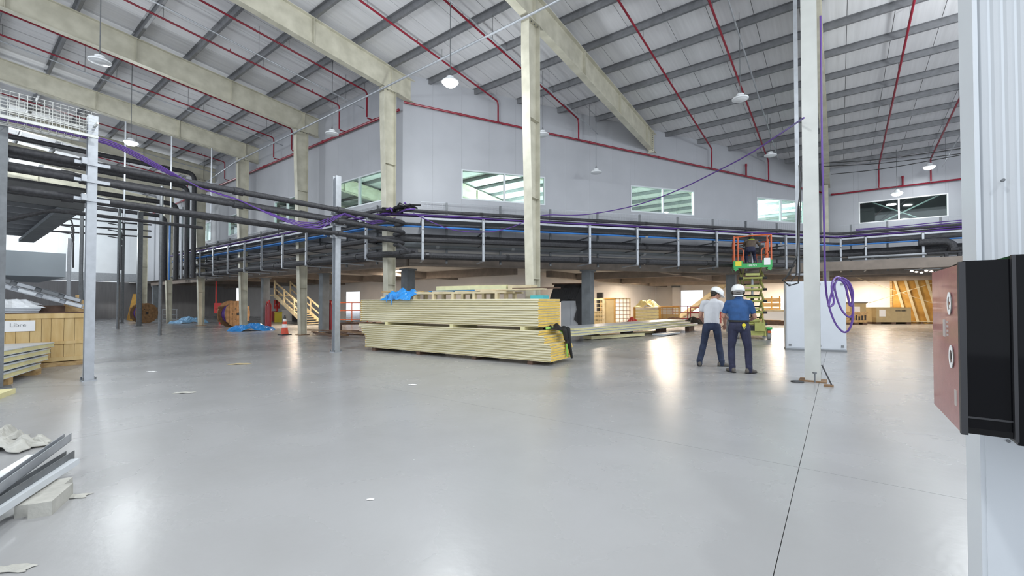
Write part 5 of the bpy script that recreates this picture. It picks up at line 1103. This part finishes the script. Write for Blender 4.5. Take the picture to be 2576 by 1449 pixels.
    for s in 'LR':
        h_, k_, a_ = J['h' + s], J['k' + s], J['a' + s]; Q.cap(h_, k_, .098 * f, .070); Q.cap(k_, k_.lerp(a_, .4), .070, .071); Q.cap(k_.lerp(a_, .4), a_ + V((0, 0, .02)), .071, .062); Q.cap(a_ + V((0, 0, .05)), a_ + V((0, 0, -.035)), .066, .062)
    remesh(Q, 'trousers', trousers, .011, t)
    # ---- shoes
    for s in 'LR':
        a_, to = J['a' + s], J['t' + s]; d_ = (to - a_); d_.z = 0; d_.normalize(); n_ = V((-d_.y, d_.x, 0)); g_ = a_.z - .085
        Zs = MB(); base = V((a_.x, a_.y, g_))
        Zs.loft([(base - d_ * .085 + V((0, 0, .045)), n_ * .022, V((0, 0, .03))), (base - d_ * .06 + V((0, 0, .055)), n_ * .04, V((0, 0, .055))), (base + V((0, 0, .062)), n_ * .045, V((0, 0, .062))), (base + d_ * .08 + V((0, 0, .045)), n_ * .048, V((0, 0, .045))), (base + d_ * .15 + V((0, 0, .034)), n_ * .048, V((0, 0, .034))), (base + d_ * .19 + V((0, 0, .026)), n_ * .03, V((0, 0, .024)))], 14)
        Zs.build('shoe', 'shoe', t, smooth=True)
        MB().loft([(base - d_ * .09 + V((0, 0, .011)), n_ * .03, V((0, 0, .011))), (base - d_ * .04 + V((0, 0, .011)), n_ * .046, V((0, 0, .011))), (base + d_ * .1 + V((0, 0, .011)), n_ * .052, V((0, 0, .011))), (base + d_ * .195 + V((0, 0, .011)), n_ * .03, V((0, 0, .011)))], 12).build('sole', 'print_black', t)
    if helmet:
        Hm = MB(); c_ = hd + R @ V((0, -.01, .045)); Hm.loft([(c_ + up2 * z, side * .125 * q_, fd * .148 * q_) for z, q_ in ((-.012, .98), (.0, 1.0), (.045, .97), (.085, .82), (.112, .52), (.122, .15))], 24)
        hm = Hm.build('helmet', 'helmet', t, smooth=True)
        MB().loft([(c_ + R @ V((0, .03, -.02)), side * .128, fd * .17), (c_ + R @ V((0, .03, -.006)), side * .128, fd * .17)], 24).build('brim', 'helmet', hm)
        MB().tube([c_ + R @ V((0, y, .117 - .9 * y * y * 5)) for y in (-.11, -.06, 0, .06, .11)], .012, 8).build('crest', 'helmet', hm)
        if helmet == 'strap':
            MB().loft([(hd + R @ V((0, -.035, -.05)), side * .078, fd * .078), (hd + R @ V((0, -.035, -.015)), side * .093, fd * .095), (hd + R @ V((0, -.025, .03)), side * .106, fd * .122)], 20).build('rear_liner', 'grey_cloth', hm, smooth=True)
            MB().lathe([(.085, -.012), (.092, -.012), (.092, .012), (.085, .012)], c=hd + R @ V((0, -.04, -.07)), n=20).build('rear_strap', 'helmet', hm)
            for s in (-1, 1): MB().ell(hd + R @ V((s * .105, 0, .0)), (.022, .035, .045), R).build('ear_cup', 'hair', hm, smooth=True)
    return t, J, R
# man in the white t-shirt, stepping, looking down to the right
p = onz(1791, 921); k = 1.0
J = dict(pel=(0, 0, .97), wai=(.0, .0, 1.12), che=(.01, .02, 1.33), nec=(.05, .05, 1.52), hd=(.10, .12, 1.63), sL=(-.165, .0, 1.44), sR=(.195, .03, 1.43), eL=(-.235, .06, 1.14), wL=(-.16, .25, .98), gL=(-.13, .33, .95), eR=(.27, .04, 1.13), wR=(.275, .20, .93), gR=(.27, .28, .88),
         hL=(-.10, 0, .90), hR=(.10, 0, .90), kL=(-.17, .04, .49), kR=(.15, .12, .50), aL=(-.255, -.10, .095), aR=(.20, .06, .085), tL=(-.27, .05, 0), tR=(.36, .12, 0))
person('man in a white t-shirt, jeans and white helmet, looking down', (p.x, p.y, 0), azi(1791), J, 'tee', 'denim', .52, .93, helmet='plain', hdir=(.75, .35, -.5), scale=1.035)
# man in the blue polo
p = onz(1860, 937)
J = dict(pel=(0, 0, .98), wai=(0, 0, 1.13), che=(0, .02, 1.34), nec=(0, .04, 1.53), hd=(-.01, .07, 1.655), sL=(-.20, .01, 1.44), sR=(.20, .01, 1.44), eL=(-.285, .06, 1.15), wL=(-.21, .28, 1.10), gL=(-.13, .36, 1.12), eR=(.285, .06, 1.15), wR=(.22, .28, 1.08), gR=(.14, .36, 1.12),
         hL=(-.10, 0, .92), hR=(.10, 0, .92), kL=(-.145, .03, .50), kR=(.165, .03, .50), aL=(-.13, -.02, .088), aR=(.175, -.02, .088), tL=(-.22, .12, 0), tR=(.30, .12, 0))
t, J, R = person('man in a blue polo shirt and dark trousers, seen from behind', (p.x, p.y, 0), azi(1860), J, 'polo', 'navy', .62, 1.12, helmet='strap', hdir=(-.05, 1, -.12), shirt_len=-.62, scale=1.035)
MB().loft([((0, 0, 1.045), (.194, 0, 0), (0, .142, 0)), ((0, 0, 1.085), (.197, 0, 0), (0, .145, 0))], 28).build('belt', 'print_black', t)
MB().lathe([(.02, -.008), (.035, -.008), (.035, .008), (.02, .008)], c=(.09, -.155, .99), n=14, R=Matrix.Rotation(math.pi / 2, 3, 'X')).build('key_ring', 'yellow', t)
for i in range(4): MB().box((.075 + .012 * i, -.158, .94 - .01 * (i % 2)), (.009, .006, .06), Matrix.Rotation(.3 * (i - 1.5), 3, 'Y')).build('key', 'lime', t)
MB().loft([((0, .03, 1.525), (.07, 0, 0), (0, .068, 0)), ((0, .035, 1.565), (.064, 0, 0), (0, .064, 0))], 20).build('collar', 'polo', t)
# man on the lift
q = lf.matrix_world if False else Matrix.Translation(lf.location) @ Matrix.Rotation(lf.rotation_euler.z, 4, 'Z')
pp = q @ V((-.05, .42, ZD))
J = dict(pel=(0, 0, .66), wai=(.02, .09, .78), che=(.04, .26, .92), nec=(.06, .42, 1.04), hd=(.06, .53, 1.12), sL=(-.15, .33, 1.0), sR=(.24, .33, 1.0), eL=(-.22, .55, .86), wL=(-.12, .75, .95), gL=(-.10, .83, .98), eR=(.36, .52, .86), wR=(.38, .74, .98), gR=(.40, .82, 1.02),
         hL=(-.10, .02, .62), hR=(.10, .02, .62), kL=(-.15, .32, .40), kR=(.16, .32, .40), aL=(-.12, .02, .09), aR=(.17, -.06, .09), tL=(-.13, .2, 0), tR=(.2, .1, 0))
t, J, R = person('worker in a brown jacket and dark trousers, crouching on the scissor lift', (pp.x, pp.y, pp.z), lf.rotation_euler.z, J, 'jacket', 'navy', .6, 1.05, hdir=(.1, .9, -.25), longs=True)
c_ = J['che'].lerp(J['nec'], .62); ax = (J['nec'] - J['che']).normalized(); sd = V((1, 0, 0)); fr_ = ax.cross(sd)
MB().loft([(c_ - ax * .03, sd * .187, fr_ * .122), (c_ + ax * .03, sd * .170, fr_ * .112)], 24).build('reflective_band', 'hivis', t)
MB().loft([(J['hd'] + V((0, -.015, z)), V((.1 * s_, 0, 0)), V((0, .12 * s_, 0))) for z, s_ in ((.02, 1), (.06, 1.0), (.1, .8), (.125, .3))], 18).build('cap', 'hair', t, smooth=True)
